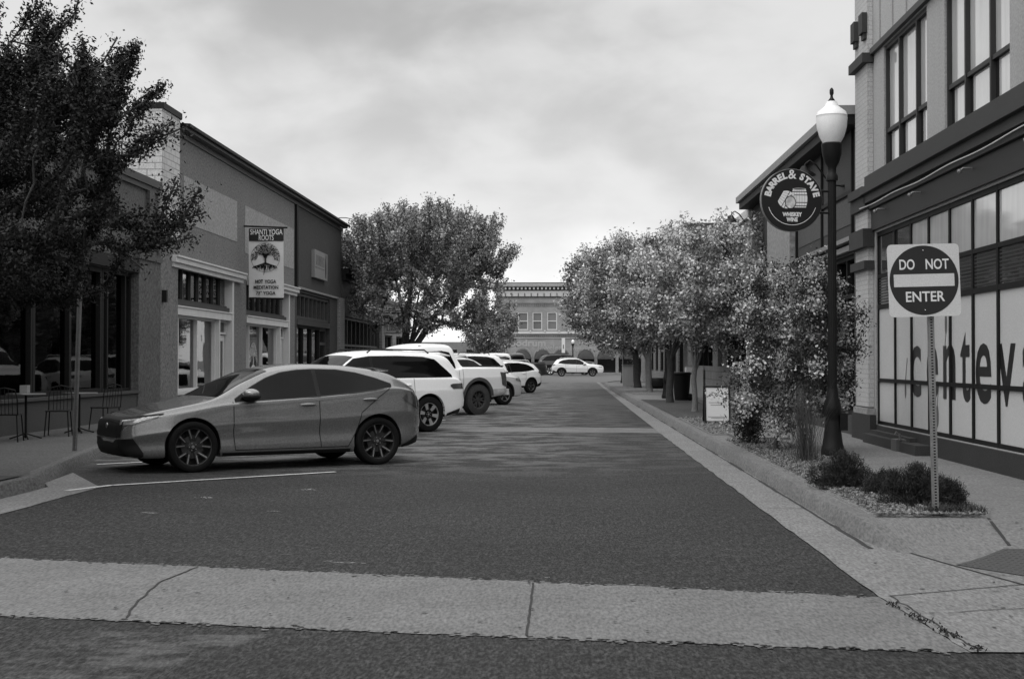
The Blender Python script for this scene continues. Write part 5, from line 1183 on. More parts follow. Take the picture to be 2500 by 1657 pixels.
# ================================================================== VEHICLES (x forward, origin on the ground midway between the axles)
def pchip(P):
    P = sorted(P); X = np.array([p[0] for p in P], float); Y = np.array([p[1] for p in P], float); h = np.diff(X); dl = np.diff(Y) / h; n = len(X); m = np.zeros(n)
    for i in range(1, n - 1):
        if dl[i - 1] * dl[i] > 0: w1, w2 = 2 * h[i] + h[i - 1], h[i] + 2 * h[i - 1]; m[i] = (w1 + w2) / (w1 / dl[i - 1] + w2 / dl[i])
    m[0], m[-1] = dl[0], dl[-1]
    def f(x):
        x = min(max(x, X[0]), X[-1]); i = min(max(int(np.searchsorted(X, x)) - 1, 0), n - 2); t = (x - X[i]) / h[i]
        return float((1 + 2 * t) * (1 - t) ** 2 * Y[i] + t * (1 - t) ** 2 * h[i] * m[i] + t * t * (3 - 2 * t) * Y[i + 1] + t * t * (t - 1) * h[i] * m[i + 1])
    return f
def lin(P):
    P = sorted(P); X = [p[0] for p in P]; Y = [p[1] for p in P]; return lambda x: float(np.interp(x, X, Y))
def catmull(P, k):
    P = [Vector(p) for p in P]; o = []
    for i in range(len(P) - 1):
        a, b, c, d = P[max(i - 1, 0)], P[i], P[i + 1], P[min(i + 2, len(P) - 1)]
        for j in range(k):
            t = j / k; o.append(.5 * ((2 * b) + (c - a) * t + (2 * a - 5 * b + 4 * c - d) * t * t + (3 * b - a - 3 * c + d) * t ** 3))
    o.append(P[-1]); return o
class Body:
    def __init__(s, top, belt, bot, wid, roofw, x0, x1, crease=.62, tuck=.985):
        s.top, s.belt, s.bot, s.wid = pchip(top), pchip(belt), pchip(bot), pchip(wid)
        hx0, hx1 = x0, x1; mb = MB(); xs = []
        N_ = 84
        for i in range(N_ + 1):
            t = i / N_; u = .5 - .5 * math.cos(math.pi * t); xs.append(x0 + (x1 - x0) * (.55 * u + .45 * t))
        rows = []
        for x in xs:
            zt, zb, zl, w_ = s.top(x), s.belt(x), s.bot(x), s.wid(x); zb = min(zb, zt - .015); h = max(zt - zb, .015); H = zb - zl
            g = min(1, max(0, (h - .10) / .30)); g = g * g * (3 - 2 * g); yp = w_ * .86 * (1 - g) + roofw * g
            P = [(0, zl), (.78 * w_, zl), (.93 * w_, zl + .012), (.972 * w_, zl + .16 * H), (tuck * w_, zl + .38 * H), (w_, zl + crease * H), (.993 * w_, zl + (crease + .08) * H), (.972 * w_, zl + .90 * H), (.955 * w_, zb), (.925 * w_, zb + .07 * h)]
            P += [(.925 * w_ * (1 - .5) + yp * .5, zb + .46 * h), (yp, zb + .84 * h), (yp * .86, zb + .93 * h), (yp * .5, zb + .985 * h), (0, zt)]
            c = catmull([(y, z, 0) for y, z in P], 3); half = [(q.x, q.y) for q in c]
            rows.append([(x, y, z) for y, z in half] + [(x, -y, z) for y, z in half[-2:0:-1]])
        M = len(rows[0]); 
        for r in rows: mb.v += r
        for i in range(len(rows) - 1):
            for j in range(M): q = (j + 1) % M; mb.f.append((i * M + j, i * M + q, (i + 1) * M + q, (i + 1) * M + j))
        mb.f.append(tuple(range(M))); mb.f.append(tuple((len(rows) - 1) * M + j for j in range(M)))
        s.me = mb.mesh('body'); s.bvh = BVHTree.FromPolygons([v.co[:] for v in s.me.vertices], [p.vertices[:] for p in s.me.polygons])
    def cast(s, o, d, off):
        h = s.bvh.ray_cast(Vector(o), Vector(d))
        if h[0] is None: return None
        n = h[1]
        if n.dot(Vector(d)) > 0: n = -n
        return h[0] + n * off
    def side(s, lo, hi, sg, off, nx=26, nz=6):
        lo_, hi_ = lin(lo), lin(hi); a, b = max(min(lo)[0], min(hi)[0]), min(max(lo)[0], max(hi)[0]); G = []
        for i in range(nx + 1):
            x = a + (b - a) * i / nx; z0, z1 = lo_(x), hi_(x); G.append([s.cast((x, sg * 3, z0 + (z1 - z0) * j / nz), (0, -sg, 0), off) for j in range(nz + 1)])
        return MB().grid(G)
    def end(s, P_lo, P_hi, front, off, ny=16, nz=5):
        """patch seen from the front/rear: bounds are z as function of y"""
        lo_, hi_ = lin(P_lo), lin(P_hi); a, b = min(P_lo)[0], max(P_lo)[0]; G = []; sx_ = 1 if front else -1
        for i in range(ny + 1):
            y = a + (b - a) * i / ny; z0, z1 = lo_(y), hi_(y); G.append([s.cast((sx_ * 6, y, z0 + (z1 - z0) * j / nz), (-sx_, 0, 0), off) for j in range(nz + 1)])
        return MB().grid(G)
    def topp(s, xa, xb, ya, yb, off, nx=10, ny=14):
        G = []
        for i in range(nx + 1):
            t = i / nx; x = xa + (xb - xa) * t; y = ya + (yb - ya) * t; G.append([s.cast((x - .0, y * (-1 + 2 * j / ny), 4), (0, 0, -1), off) for j in range(ny + 1)])
        return MB().grid(G)
    def corner(s, lo, hi, sg, off, phi=67.7, nx=22, nz=7):
        """patch laid on by rays that come in at an angle phi from straight ahead; first coordinate runs rearwards across them"""
        c, n_ = math.cos(R(phi)), math.sin(R(phi)); lo_, hi_ = lin(lo), lin(hi); a, b = max(min(lo)[0], min(hi)[0]), min(max(lo)[0], max(hi)[0]); G = []
        for i in range(nx + 1):
            q = a + (b - a) * i / nx; z0, z1 = lo_(q), hi_(q)
            G.append([s.cast((-n_ * q + c * 5, sg * (c * q + n_ * 5), z0 + (z1 - z0) * j / nz), (-c, -sg * n_, 0), off) for j in range(nz + 1)])
        return MB().grid(G)
    def stripe(s, pts, w_, sg, off):
        G = []; n = []
        pts = [Vector((p[0], 0, p[1])) for p in pts]; q = []
        for i in range(len(pts) - 1):
            for k in range(6): q.append(pts[i].lerp(pts[i + 1], k / 6))
        q.append(pts[-1])
        for i, p in enumerate(q):
            d = (q[min(i + 1, len(q) - 1)] - q[max(i - 1, 0)]).normalized(); nn = Vector((-d.z, 0, d.x)) * w_ / 2
            G.append([s.cast((p.x + nn.x, sg * 3, p.z + nn.z), (0, -sg, 0), off), s.cast((p.x - nn.x, sg * 3, p.z - nn.z), (0, -sg, 0), off)])
        return MB().grid(G)
    def ring(s, cx, cz, r0, r1, sg, off, a0=-12, a1=192, n=30):
        G = []
        for i in range(n + 1):
            a = R(a0 + (a1 - a0) * i / n); G.append([s.cast((cx + r_ * math.cos(a), sg * 3, cz + r_ * math.sin(a)), (0, -sg, 0), off) for r_ in (r0, (r0 + r1) / 2, r1)])
        mb = MB().grid(G)
        G2 = [[g[0], (g[0] + Vector((0, -sg * .07, 0))) if g[0] is not None else None] for g in G]; mb.grid(G2); return mb
def make_wheel(parent, x, y, sg, r, rimr, wd, style, tm, rm, rm2):
    """sg=+1: outer face looks to +y; geometry centred on the axle"""
    c = (0, 0, 0); f = sg
    m = MB(); m.lathe([(0, .02 * f), (rimr * .60, .02 * f), (rimr * .60, .045 * f), (rimr * .2, .05 * f), (0, .055 * f)], c, 24, 'y'); m.lathe([(rimr * .93, -wd / 2 * f), (rimr * .93, wd * .42 * f)], c, 32, 'y'); m.f = [q for q in m.f if len(q) == 4]
    m.lathe([(0, -.02 * f), (rimr * .93, -.02 * f)], c, 24, 'y')
    o = part('wheel', m, mat('brake_disc', .05, .5, .2, 8, metal=.5), parent, 40, True); o.location = (x, y, r)
    m = MB(); w2 = wd / 2
    prof = [(rimr * .97, -w2 * .86), (rimr * 1.04, -w2 * .98), (r * .90, -w2), (r * .965, -w2 * .92), (r, -w2 * .74), (r, w2 * .74), (r * .965, w2 * .92), (r * .90, w2), (rimr * 1.04, w2 * .98), (rimr * .97, w2 * .86)]
    k = len(m.v); m.lathe(prof, c, 48, 'y'); m.f = [q for q in m.f if len(q) == 4]
    if style == 'truck':
        for i in range(40):
            a = 2 * math.pi * i / 40
            for s_ in (-1, 1):
                ca, sa = math.cos(a + s_ * .03), math.sin(a + s_ * .03); t = .055
                P = [((r + .008) * ca - t / 2 * -sa * q1 + 0, s_ * w2 * q2, (r + .008) * sa - t / 2 * ca * q1) for q1, q2 in ((-1, .45), (1, .45), (1, .98), (-1, .98))]
                Q = [(p[0] * (r - .02) / (r + .008), p[1], p[2] * (r - .02) / (r + .008)) for p in P]
                m.add(P + Q, [(0, 1, 2, 3), (0, 1, 5, 4), (1, 2, 6, 5), (2, 3, 7, 6), (3, 0, 4, 7)])
    part('tyre', m, tm, o, 35, True)
    m = MB(); yo = w2 * .80 * f
    m2 = MB(); lip = m2 if style in ('twin', 'truck') else m
    lip.lathe([(rimr * .91, yo - .015 * f), (rimr * .93, yo + .004 * f), (rimr * .985, yo + .008 * f), (rimr * .99, yo - .01 * f)], c, 48, 'y'); lip.f = [q for q in lip.f if len(q) == 4]
    def spoke(mm, a, w0, w1, r0, r1, y0, y1, th=.02, skew=0):
        P = []
        for rr_, w_, yy_, sk in ((r0, w0, y0, 0), (r1, w1, y1, skew)):
            for q in (-1, 1):
                for d in (0, -th * f): ta = a + sk; P.append((rr_ * math.cos(ta) - q * w_ * math.sin(ta), yy_ + d, rr_ * math.sin(ta) + q * w_ * math.cos(ta)))
        mm.add(P, [(0, 2, 6, 4), (1, 5, 7, 3), (0, 4, 5, 1), (2, 3, 7, 6), (0, 1, 3, 2), (4, 6, 7, 5)])
    yh = yo - .035 * f
    if style == 'twin':
        for i in range(5):
            a = 2 * math.pi * i / 5 + .35
            for q in (-1, 1):
                spoke(m2, a, .018, .017, rimr * .2, rimr * .93, yh, yo - .004 * f, .03, q * .30)
                spoke(m, a + q * .045, .0055, .007, rimr * .28, rimr * .91, yh + .002 * f, yo - .001 * f, .004, q * .265)
    elif style == 'six':
        for i in range(6):
            a = 2 * math.pi * i / 6 + .2; spoke(m, a, .030, .050, rimr * .40, rimr * .93, yh + .01 * f, yo, .02); spoke(m2, a, .025, .022, rimr * .15, rimr * .42, yh, yh + .009 * f, .02)
    elif style == 'truck':
        for i in range(6):
            a = 2 * math.pi * i / 6
            for q in (-1, 1): spoke(m2, a, .03, .02, rimr * .2, rimr * .93, yh, yo - .01 * f, .03, q * .22)
    elif style == 'five':
        for i in range(5):
            a = 2 * math.pi * i / 5 + .3; spoke(m2, a, .03, .035, rimr * .18, rimr * .93, yh, yo - .006 * f, .025); spoke(m, a, .006, .02, rimr * .3, rimr * .92, yh + .003 * f, yo - .002 * f, .004)
    m2.lathe([(0, yh + .012 * f), (rimr * .15, yh + .012 * f), (rimr * .26, yh + .004 * f), (rimr * .28, yh - .02 * f)], c, 20, 'y')
    for i in range(5): a = 2 * math.pi * i / 5; m.sph((rimr * .19 * math.cos(a), yh + .012 * f, rimr * .19 * math.sin(a)), .010, 6, 4)
    m.lathe([(0, yh + .016 * f), (rimr * .08, yh + .015 * f), (rimr * .085, yh + .010 * f)], c, 14, 'y')
    ro = part('rim', m2, rm2, o, 40, True)
    part('rim_trim', m, rm, o, 40, True)
    return o
def make_car(name, label, cat, S, paint, group=None):
    B = Body(S['top'], S['belt'], S['bot'], S['wid'], S['roofw'], S['x0'], S['x1'], S.get('crease', .62), S.get('tuck', .985))
    root = thing(name, label, cat, group=group); fa, ra, r, ar = S['fa'], S['ra'], S['wr'], S['arch']
    W_ = S['w'] / 2
    bo = bpy.data.objects.new('body', B.me); col.objects.link(bo); cut = MB()
    for ax in (fa, ra):
        for sg in (-1, 1): cut.lathe([(ar, sg * (W_ - .34)), (ar, sg * (W_ + .3))], (ax, 0, r + S.get('archz', .01)), 40, 'y')
    for ax in (fa, ra):   # open the arch down to the sill line
        for sg in (-1, 1):
            y0, y1 = sorted((sg * (W_ - .34), sg * (W_ + .3))); cut.box(ax - ar * .985, ax + ar * .985, y0, y1, -.2, r + .02)
    co = bpy.data.objects.new('cut', cut.mesh('cut')); col.objects.link(co)
    md = bo.modifiers.new('b', 'BOOLEAN'); md.operation = 'DIFFERENCE'; md.object = co; md.solver = 'EXACT'; md.use_self = True
    dg = bpy.context.evaluated_depsgraph_get(); dg.update(); me = bpy.data.meshes.new_from_object(bo.evaluated_get(dg)); bpy.data.objects.remove(bo); bpy.data.objects.remove(co)
    me.materials.clear(); me.polygons.foreach_set('use_smooth', [True] * len(me.polygons)); me.set_sharp_from_angle(angle=R(38))
    body = put('body', me, paint, root, True)
    # arch liners
    zc = r - .12      # keep only the upper half of each liner so that it stays inside the body
    for ax in (fa, ra):
        for sg in (-1, 1):
            lm = MB(); pr = [(ar - .004, sg * (W_ - .335)), (ar - .004, sg * (W_ - .05))]; lm.lathe(pr, (ax, 0, r + S.get('archz', .01)), 32, 'y'); lm.f = [q for q in lm.f if len(q) == 4]
            lm.lathe([(.001, sg * (W_ - .335)), (ar - .004, sg * (W_ - .335))], (ax, 0, r + S.get('archz', .01)), 32, 'y'); lm.f = [q for q in lm.f if len(q) == 4 and min(lm.v[i][2] for i in q) > zc]
            part('wheel_well', lm, well, root, None, True)
    for ax in (fa, ra):
        for sg in (-1, 1): make_wheel(root, ax, sg * (W_ - S['wwd'] / 2 - .012), sg, r, S['rimr'], S['wwd'], S['style'], S.get('tm', rubber), S.get('rm', rim_b), S.get('rm2', rim_d))
    P = lambda nm, mb, mm, sm=60, **k: part(nm, mb, mm, root, sm, True, **k)
    for sg in (-1, 1):
        if 'win' in S:
            for wi, (lo, hi) in enumerate(S['win']):
                lo2 = [(x, z - .018) for x, z in lo]; hi2 = [(x, z + .016) for x, z in hi]
                lo2 = [(lo2[0][0] - .015 * (1 if lo2[0][0] < lo2[-1][0] else -1), lo2[0][1])] + lo2[1:]
                P('window_trim', B.side(lo2, hi2, sg, .004, 40, 8), S.get('wtrim', plast)); P('side_window', B.side(lo, hi, sg, .007, 40, 8), car_glass)
        if 'win' in S and len(S['win']) > 1:
            (l0, h0), (l1, h1) = S['win'][:2]; e0, e1 = min(l0), max(l1); f0, f1 = min(h0), max(h1)
            P('pillar_trim', B.side([(e1[0], e1[1] - .018), (e0[0], e0[1] - .018)], [(f1[0], f1[1] + .016), (f0[0], f0[1] + .016)], sg, .0055, 4, 8), plast)
        for z0 in S.get('seams', []): P('door_seam', B.stripe(z0, .011, sg, .0035), plast)
        for (x, z) in S.get('handles', []):
            h = B.cast((x, sg * 3, z), (0, -sg, 0), .012)
            if h: m = MB(); m.sph((0, 0, 0), .5, 10, 6, (.24, .045, .045)); hm = MB(); hm.v = [(v[0] + h.x, v[1] + h.y, v[2] + h.z) for v in m.v]; hm.f = m.f; P('door_handle', hm, S.get('hm', paint))
        if 'mirror' in S:
            mx_, mz = S['mirror']; h = B.cast((mx_, sg * 3, mz), (0, -sg, 0), 0)
            if h:
                y = h.y + sg * .13; m = MB(); m.sph((0, 0, 0), .5, 14, 10, (.24, .24, .15)); m.v = [(v[0] + mx_, v[1] + y, v[2] + mz + .02) for v in m.v]; mo = P('side_mirror', m, paint)
                m = MB(); m.sph((0, 0, 0), .5, 14, 10, (.244, .244, .12)); m.v = [(v[0] + mx_ - .006, v[1] + y, v[2] + mz - .012) for v in m.v]; m.box(mx_ - .03, mx_ + .03, *sorted((h.y - sg * .02, y)), mz - .03, mz); part('mirror_shell', m, plast, mo, 60, True)
        if 'flare' in S:
            for ax in (fa, ra): P('wheel_arch_trim', B.ring(ax, r + S.get('archz', .01), ar - .006, ar + S['flare'], sg, .012), S.get('flm', plast))
        if 'sill' in S: P('sill', B.side(*S['sill'], sg, .008, 20, 3), S.get('slm', plast))
        if 'crease_line' in S:
            for c_ in S['crease_line']: P('crease_shadow', B.stripe(c_, .012, sg, .002), paint)
        for nm, lo, hi, mm in S.get('cornerp', []): P(nm, B.corner(lo, hi, sg, .009), mm)
        for nm, lo, hi, mm in S.get('sidep', []): P(nm, B.side(lo, hi, sg, .010, 16, 5), mm)
    if 'ws' in S: xa, xb, ya, yb = S['ws']; P('windshield', B.topp(xa, xb, ya, yb, .006, 14, 16), car_glass)
    if 'rw' in S: xa, xb, ya, yb = S['rw']; P('rear_window', B.topp(xa, xb, ya, yb, .006, 12, 16), car_glass)
    for nm, lo, hi, front, mm in S.get('endp', []): P(nm, B.end(lo, hi, front, .012), mm)
    for nm, fn, mm in S.get('extra', []): P(nm, fn(B), mm)
    return root
def place(root, contact_x, contact_y, head, S, scale=1.0):
    """put the outer foot of the rear wheel on the side facing the camera at (contact_x, contact_y)"""
    h = R(head); fx, fy = math.cos(h), math.sin(h); lx, ly = -fy, fx; sg = 1 if ly < 0 else -1   # side whose normal looks to -y
    W_ = S['w'] / 2 - S['wwd'] / 2; ox, oy = S['ra'] * scale, sg * W_ * scale
    root.location = (contact_x - (ox * fx + oy * lx), contact_y - (ox * fy + oy * ly), 0.0); root.rotation_euler = (0, 0, h); root.scale = (scale,) * 3
LX = lambda *p: list(p)
# --- grey five door hatchback
hatch = dict(w=1.80, fa=1.35, ra=-1.35, wr=.335, rimr=.256, wwd=.235, arch=.378, x0=-2.22, x1=2.24, roofw=.60, tuck=.962, style='twin', rm=rim_g, rm2=rim_d, crease=.60,
    top=[(2.24, .60), (2.22, .66), (2.12, .72), (1.9, .785), (1.5, .865), (1.1, .945), (.98, .985), (.6, 1.19), (.2, 1.355), (-.05, 1.405), (-.4, 1.43), (-.9, 1.415), (-1.3, 1.375), (-1.5, 1.335), (-1.75, 1.215), (-1.93, 1.12), (-2.04, 1.06), (-2.14, .93), (-2.22, .74)],
    belt=[(2.24, .52), (2.1, .65), (1.8, .74), (1.35, .815), (.9, .885), (0, .935), (-.5, .965), (-1.0, 1.005), (-1.6, 1.075), (-1.9, 1.04), (-2.1, .90), (-2.22, .66)],
    bot=[(2.24, .34), (2.16, .22), (1.9, .19), (1.0, .19), (-1.0, .19), (-1.8, .24), (-2.05, .28), (-2.22, .42)],
    wid=[(2.24, .50), (2.20, .60), (2.1, .71), (1.95, .79), (1.7, .86), (1.35, .892), (.8, .885), (0, .882), (-.8, .888), (-1.35, .90), (-1.75, .86), (-1.98, .76), (-2.12, .62), (-2.22, .46)],
    win=[([(.76, .93), (.4, .95), (-.42, .985)], [(.76, .942), (.5, 1.10), (.25, 1.225), (.04, 1.295), (-.2, 1.328), (-.42, 1.338)]), ([(-.48, .99), (-1.0, 1.03), (-1.3, 1.065), (-1.58, 1.115)], [(-.48, 1.338), (-.8, 1.33), (-1.1, 1.285), (-1.35, 1.215), (-1.58, 1.128)])],
    ws=(.97, .20, .66, .53), rw=(-1.55, -1.90, .50, .58), wtrim=plast,
    seams=[[(.79, .92), (.80, .55), (.77, .28)], [(-.45, .98), (-.45, .5), (-.48, .27)], [(-1.56, 1.09), (-1.36, .96), (-1.08, .74), (-1.02, .5), (-.88, .27)], [(.77, .275), (-.88, .275)]],
    handles=[(-.28, .865), (-1.22, .925)], mirror=(.56, 1.0), sill=([(.95, .20), (-.92, .20)], [(.95, .245), (-.92, .245)]),
    sidep=[('rear_skirt', [(-1.74, .24), (-2.06, .30)], [(-1.74, .27), (-2.06, .40)], plast)],
    cornerp=[('daytime_light', [(-1.83, .675), (-1.42, .728)], [(-1.83, .688), (-1.42, .738)], sign_w), ('hood_lip', [(-2.22, .655), (-1.85, .70), (-1.30, .765)], [(-2.22, .70), (-1.85, .725), (-1.30, .78)], plast),
             ('headlight', [(-1.86, .625), (-1.70, .635), (-1.50, .68), (-1.36, .735)], [(-1.86, .685), (-1.70, .712), (-1.50, .735), (-1.36, .750)], lamp_c),
             ('grille', [(-2.26, .47), (-2.05, .47), (-1.87, .555)], [(-2.26, .65), (-2.05, .665), (-1.87, .685)], plast),
             ('fog_light_recess', [(-2.03, .30), (-1.93, .20), (-1.66, .185), (-1.55, .225)], [(-2.03, .33), (-1.92, .44), (-1.68, .46), (-1.55, .27)], plast),
             ('front_lip', [(-2.30, .22), (-2.05, .19), (-1.86, .185)], [(-2.30, .36), (-2.08, .33), (-1.86, .19)], plast),
             ('tail_light', [(1.93, .93), (2.00, .88), (2.20, .76)], [(1.93, .94), (2.03, 1.03), (2.20, 1.04)], lamp_r)],
    endp=[('grille', [(-.55, .47), (0, .46), (.55, .47)], [(-.55, .67), (0, .69), (.55, .67)], True, plast),
          ('lower_grille', [(-.5, .24), (0, .22), (.5, .24)], [(-.5, .38), (0, .40), (.5, .38)], True, plast),
          ('tail_light', [(-.66, .80), (-.35, .86)], [(-.66, .97), (-.35, .93)], False, lamp_r), ('tail_light', [(.35, .86), (.66, .80)], [(.35, .93), (.66, .97)], False, lamp_r),
          ('rear_diffuser', [(-.45, .38), (.45, .38)], [(-.45, .50), (.45, .50)], False, plast)])
def add_parts(root, lst):
    for nm, mb, mm, sm in lst: part(nm, mb, mm, root, sm, True)
A = make_car('parked_car', 'grey five door hatchback parked nose to the left curb, nearest car', 'car', hatch, car_grey)
place(A, -2.70, 20.66, 213.5, hatch, 1.025)
m = MB(); m.prism([(-1.40, 1.345), (-1.62, 1.315), (-1.63, 1.335), (-1.38, 1.372)], lambda a, b, d: (a, d, b), -.62, .62)
e1 = MB(); e1.tube([(2.245, 0, .61), (2.256, 0, .61)], .036, 14)
wiper = MB(); wiper.tube([(.93, .55, .995), (.72, .0, 1.125)], .008, 5); wiper.tube([(.93, .0, 1.01), (.72, -.5, 1.12)], .008, 5)
fog = MB()
for s_ in (-1, 1): fog.sph((2.10, s_ * .655, .40), .035, 10, 6)
add_parts(A, [('spoiler', m, car_grey, 30), ('badge', e1, rim_g, 40), ('wiper', wiper, plast, 40), ('fog_light', fog, lamp_c, 40)])
# --- big white sport utility
suv = dict(w=2.02, fa=1.55, ra=-1.55, wr=.415, rimr=.275, wwd=.275, arch=.475, archz=.02, x0=-2.70, x1=2.58, roofw=.74, style='six', rm=rim_b, rm2=plast, crease=.66,
    top=[(2.58, .95), (2.54, 1.10), (2.4, 1.19), (1.9, 1.26), (1.25, 1.30), (1.12, 1.34), (.75, 1.58), (.35, 1.80), (.1, 1.87), (-.6, 1.91), (-1.6, 1.89), (-2.15, 1.83), (-2.42, 1.60), (-2.58, 1.25), (-2.66, 1.05), (-2.70, .85)],
    belt=[(2.58, .85), (2.4, 1.08), (1.9, 1.17), (1.1, 1.22), (0, 1.24), (-1.6, 1.25), (-2.3, 1.24), (-2.6, 1.15), (-2.70, .80)],
    bot=[(2.58, .50), (2.45, .34), (2.1, .30), (0, .32), (-2.0, .34), (-2.45, .42), (-2.70, .55)],
    wid=[(2.58, .80), (2.5, .90), (2.3, .96), (1.55, 1.0), (0, .99), (-1.55, 1.0), (-2.3, .97), (-2.55, .92), (-2.70, .82)],
    win=[([(1.0, 1.27), (.3, 1.275), (.02, 1.28)], [(1.0, 1.285), (.72, 1.50), (.42, 1.70), (.02, 1.755)]), ([(-.06, 1.28), (-1.2, 1.285), (-2.28, 1.29)], [(-.06, 1.757), (-.8, 1.765), (-1.5, 1.745), (-1.85, 1.68), (-2.12, 1.45), (-2.28, 1.31)])],
    ws=(1.08, .38, .80, .66), rw=(-2.22, -2.50, .62, .72), wtrim=plast,
    seams=[[(1.02, 1.24), (1.04, .7), (1.0, .42)], [(-.02, 1.24), (-.02, .42)], [(-1.12, 1.25), (-1.12, .9), (-1.03, .75)], [(1.0, .42), (-1.0, .42)]],
    handles=[(.16, 1.10), (-.92, 1.10)], mirror=(.82, 1.33), sill=([(1.02, .32), (-1.0, .33)], [(1.02, .40), (-1.0, .40)]),
    sidep=[('headlight', [(2.2, 1.0), (2.45, .96)], [(2.2, 1.08), (2.45, 1.08)], lamp_c), ('tail_light', [(-2.18, 1.06), (-2.26, 1.00), (-2.62, 1.00)], [(-2.18, 1.10), (-2.26, 1.12), (-2.62, 1.13)], lamp_r), ('rear_bumper_skirt', [(-2.06, .36), (-2.5, .44)], [(-2.06, .42), (-2.5, .54)], plast)],
    endp=[('grille', [(-.6, .6), (.6, .6)], [(-.6, 1.05), (.6, 1.05)], True, plast), ('tail_light', [(-.9, 1.0), (-.55, 1.0)], [(-.9, 1.13), (-.55, 1.11)], False, lamp_r), ('tail_light', [(.55, 1.0), (.9, 1.0)], [(.55, 1.11), (.9, 1.13)], False, lamp_r),
          ('licence_plate', [(-.18, .84), (.18, .84)], [(-.18, .96), (.18, .96)], False, mat('blank_plate', .45, .5, .1, 9)), ('rear_bumper', [(-.75, .56), (.75, .56)], [(-.75, .66), (.75, .66)], False, plast)],
    flare=.05, flm=car_white)
B_ = make_car('parked_suv', 'large white sport utility with roof rails parked right behind the grey hatchback', 'car', suv, car_white)
place(B_, -2.84, 30.0, 222, suv, .90)
def rails(x0, x1, y, z, dz=.05, s_=1):
    m = MB(); m.tube([(x1, s_ * y, z - .03), (x1 - .12, s_ * y, z + dz), (x0 + .12, s_ * y, z + dz - .01), (x0, s_ * y, z - .04)], .018, 6)
    return m
ant = MB(); ant.sph((-1.9, 0, 1.90), .5, 8, 6, (.18, .05, .10))
add_parts(B_, [('roof_rail', rails(-1.75, .0, .66, 1.88), plast, 40), ('roof_rail', rails(-1.75, .0, .66, 1.88, s_=-1), plast, 40), ('antenna', ant, car_white, 60)])
m = MB(); m.prism([(-2.1, 1.87), (-2.42, 1.80), (-2.44, 1.77), (-2.15, 1.80)], lambda a, b, d: (a, d, b), -.62, .62); add_parts(B_, [('spoiler', m, car_white, 30)])
# --- white pickup
def make_pickup(name, label, S, paint, bed_m):
    root = make_car(name, label, 'pickup', S, paint); zb = S['bedz']
    # open load bed: inner dark tub laid in the flat rear deck, rails and tailgate
    m = MB(); m.box(S['bx0'], S['bx1'], -.74, .74, zb - .02, zb + .004); part('bed_cover', m, bed_m, root, None, True)
    m = MB(); m.tube([(S['bx0'], .86, zb + .015), (S['bx1'], .86, zb + .015)], .022, 6); m.tube([(S['bx0'], -.86, zb + .015), (S['bx1'], -.86, zb + .015)], .022, 6); m.tube([(S['bx0'] + .02, -.86, zb + .015), (S['bx0'] + .02, .86, zb + .015)], .022, 6); part('bed_rail', m, plast, root, 40, True)
    return root
pick = dict(w=2.04, fa=1.85, ra=-1.85, wr=.44, rimr=.25, wwd=.29, arch=.53, archz=.03, x0=-3.02, x1=2.85, roofw=.72, style='truck', tm=rubber_mud, rm=rim_m, rm2=rim_m, crease=.66, bedz=1.40, bx0=-2.93, bx1=-1.32,
    top=[(2.85, 1.0), (2.8, 1.18), (2.6, 1.27), (2.0, 1.33), (1.35, 1.37), (1.2, 1.42), (.85, 1.66), (.5, 1.87), (.25, 2.0), (-.3, 2.07), (-.98, 2.06), (-1.10, 1.96), (-1.26, 1.45), (-1.30, 1.40), (-2.0, 1.395), (-2.92, 1.39), (-2.97, 1.36), (-3.02, 1.20)],
    belt=[(2.85, .9), (2.6, 1.17), (2.0, 1.24), (1.2, 1.28), (0, 1.30), (-1.1, 1.31), (-1.3, 1.35), (-2.9, 1.35), (-3.02, 1.10)],
    bot=[(2.85, .62), (2.7, .45), (2.3, .42), (0, .45), (-2.3, .50), (-2.8, .55), (-3.02, .60)],
    wid=[(2.85, .85), (2.75, .95), (2.5, .99), (1.85, 1.01), (0, .99), (-1.85, 1.01), (-2.7, .99), (-2.95, .97), (-3.02, .92)],
    win=[([(1.08, 1.35), (.4, 1.36), (.15, 1.36)], [(1.08, 1.365), (.82, 1.56), (.56, 1.74), (.15, 1.80)]), ([(.08, 1.36), (-1.02, 1.37)], [(.08, 1.80), (-.6, 1.84), (-.9, 1.80), (-1.02, 1.48)])],
    ws=(1.15, .52, .80, .66), rw=(-1.11, -1.24, .6, .66), wtrim=plast,
    seams=[[(1.12, 1.30), (1.12, .55)], [(.11, 1.30), (.11, .55)], [(-1.12, 1.30), (-1.12, .6)], [(-1.26, 1.33), (-1.26, .62)]], handles=[(.26, 1.17), (-.9, 1.17)], mirror=(.90, 1.40), hm=paint_w if False else None,
    sidep=[('headlight', [(2.5, 1.02), (2.75, 1.0)], [(2.5, 1.14), (2.75, 1.13)], lamp_c), ('tail_light', [(-2.72, 1.20), (-2.80, 1.12), (-2.84, .86), (-2.76, .78), (-2.96, .78)][0:1] + [(-2.80, .86), (-2.97, .80)], [(-2.72, 1.24), (-2.80, 1.23), (-2.97, 1.22)], lamp_r), ('rear_bumper', [(-2.42, .53), (-2.97, .58)], [(-2.42, .74), (-2.97, .76)], mud)],
    endp=[('grille', [(-.7, .65), (.7, .65)], [(-.7, 1.18), (.7, 1.18)], True, plast), ('tail_light', [(-.92, .82), (-.80, .82)], [(-.92, 1.22), (-.80, 1.22)], False, lamp_r), ('tail_light', [(.80, .82), (.92, .82)], [(.80, 1.22), (.92, 1.22)], False, lamp_r), ('rear_bumper', [(-.9, .60), (.9, .60)], [(-.9, .74), (.9, .74)], False, mud)],
    flare=.09, flm=mat('fender_flare', .07, .7, .2, 5, .2, 60))
pick['hm'] = car_white2
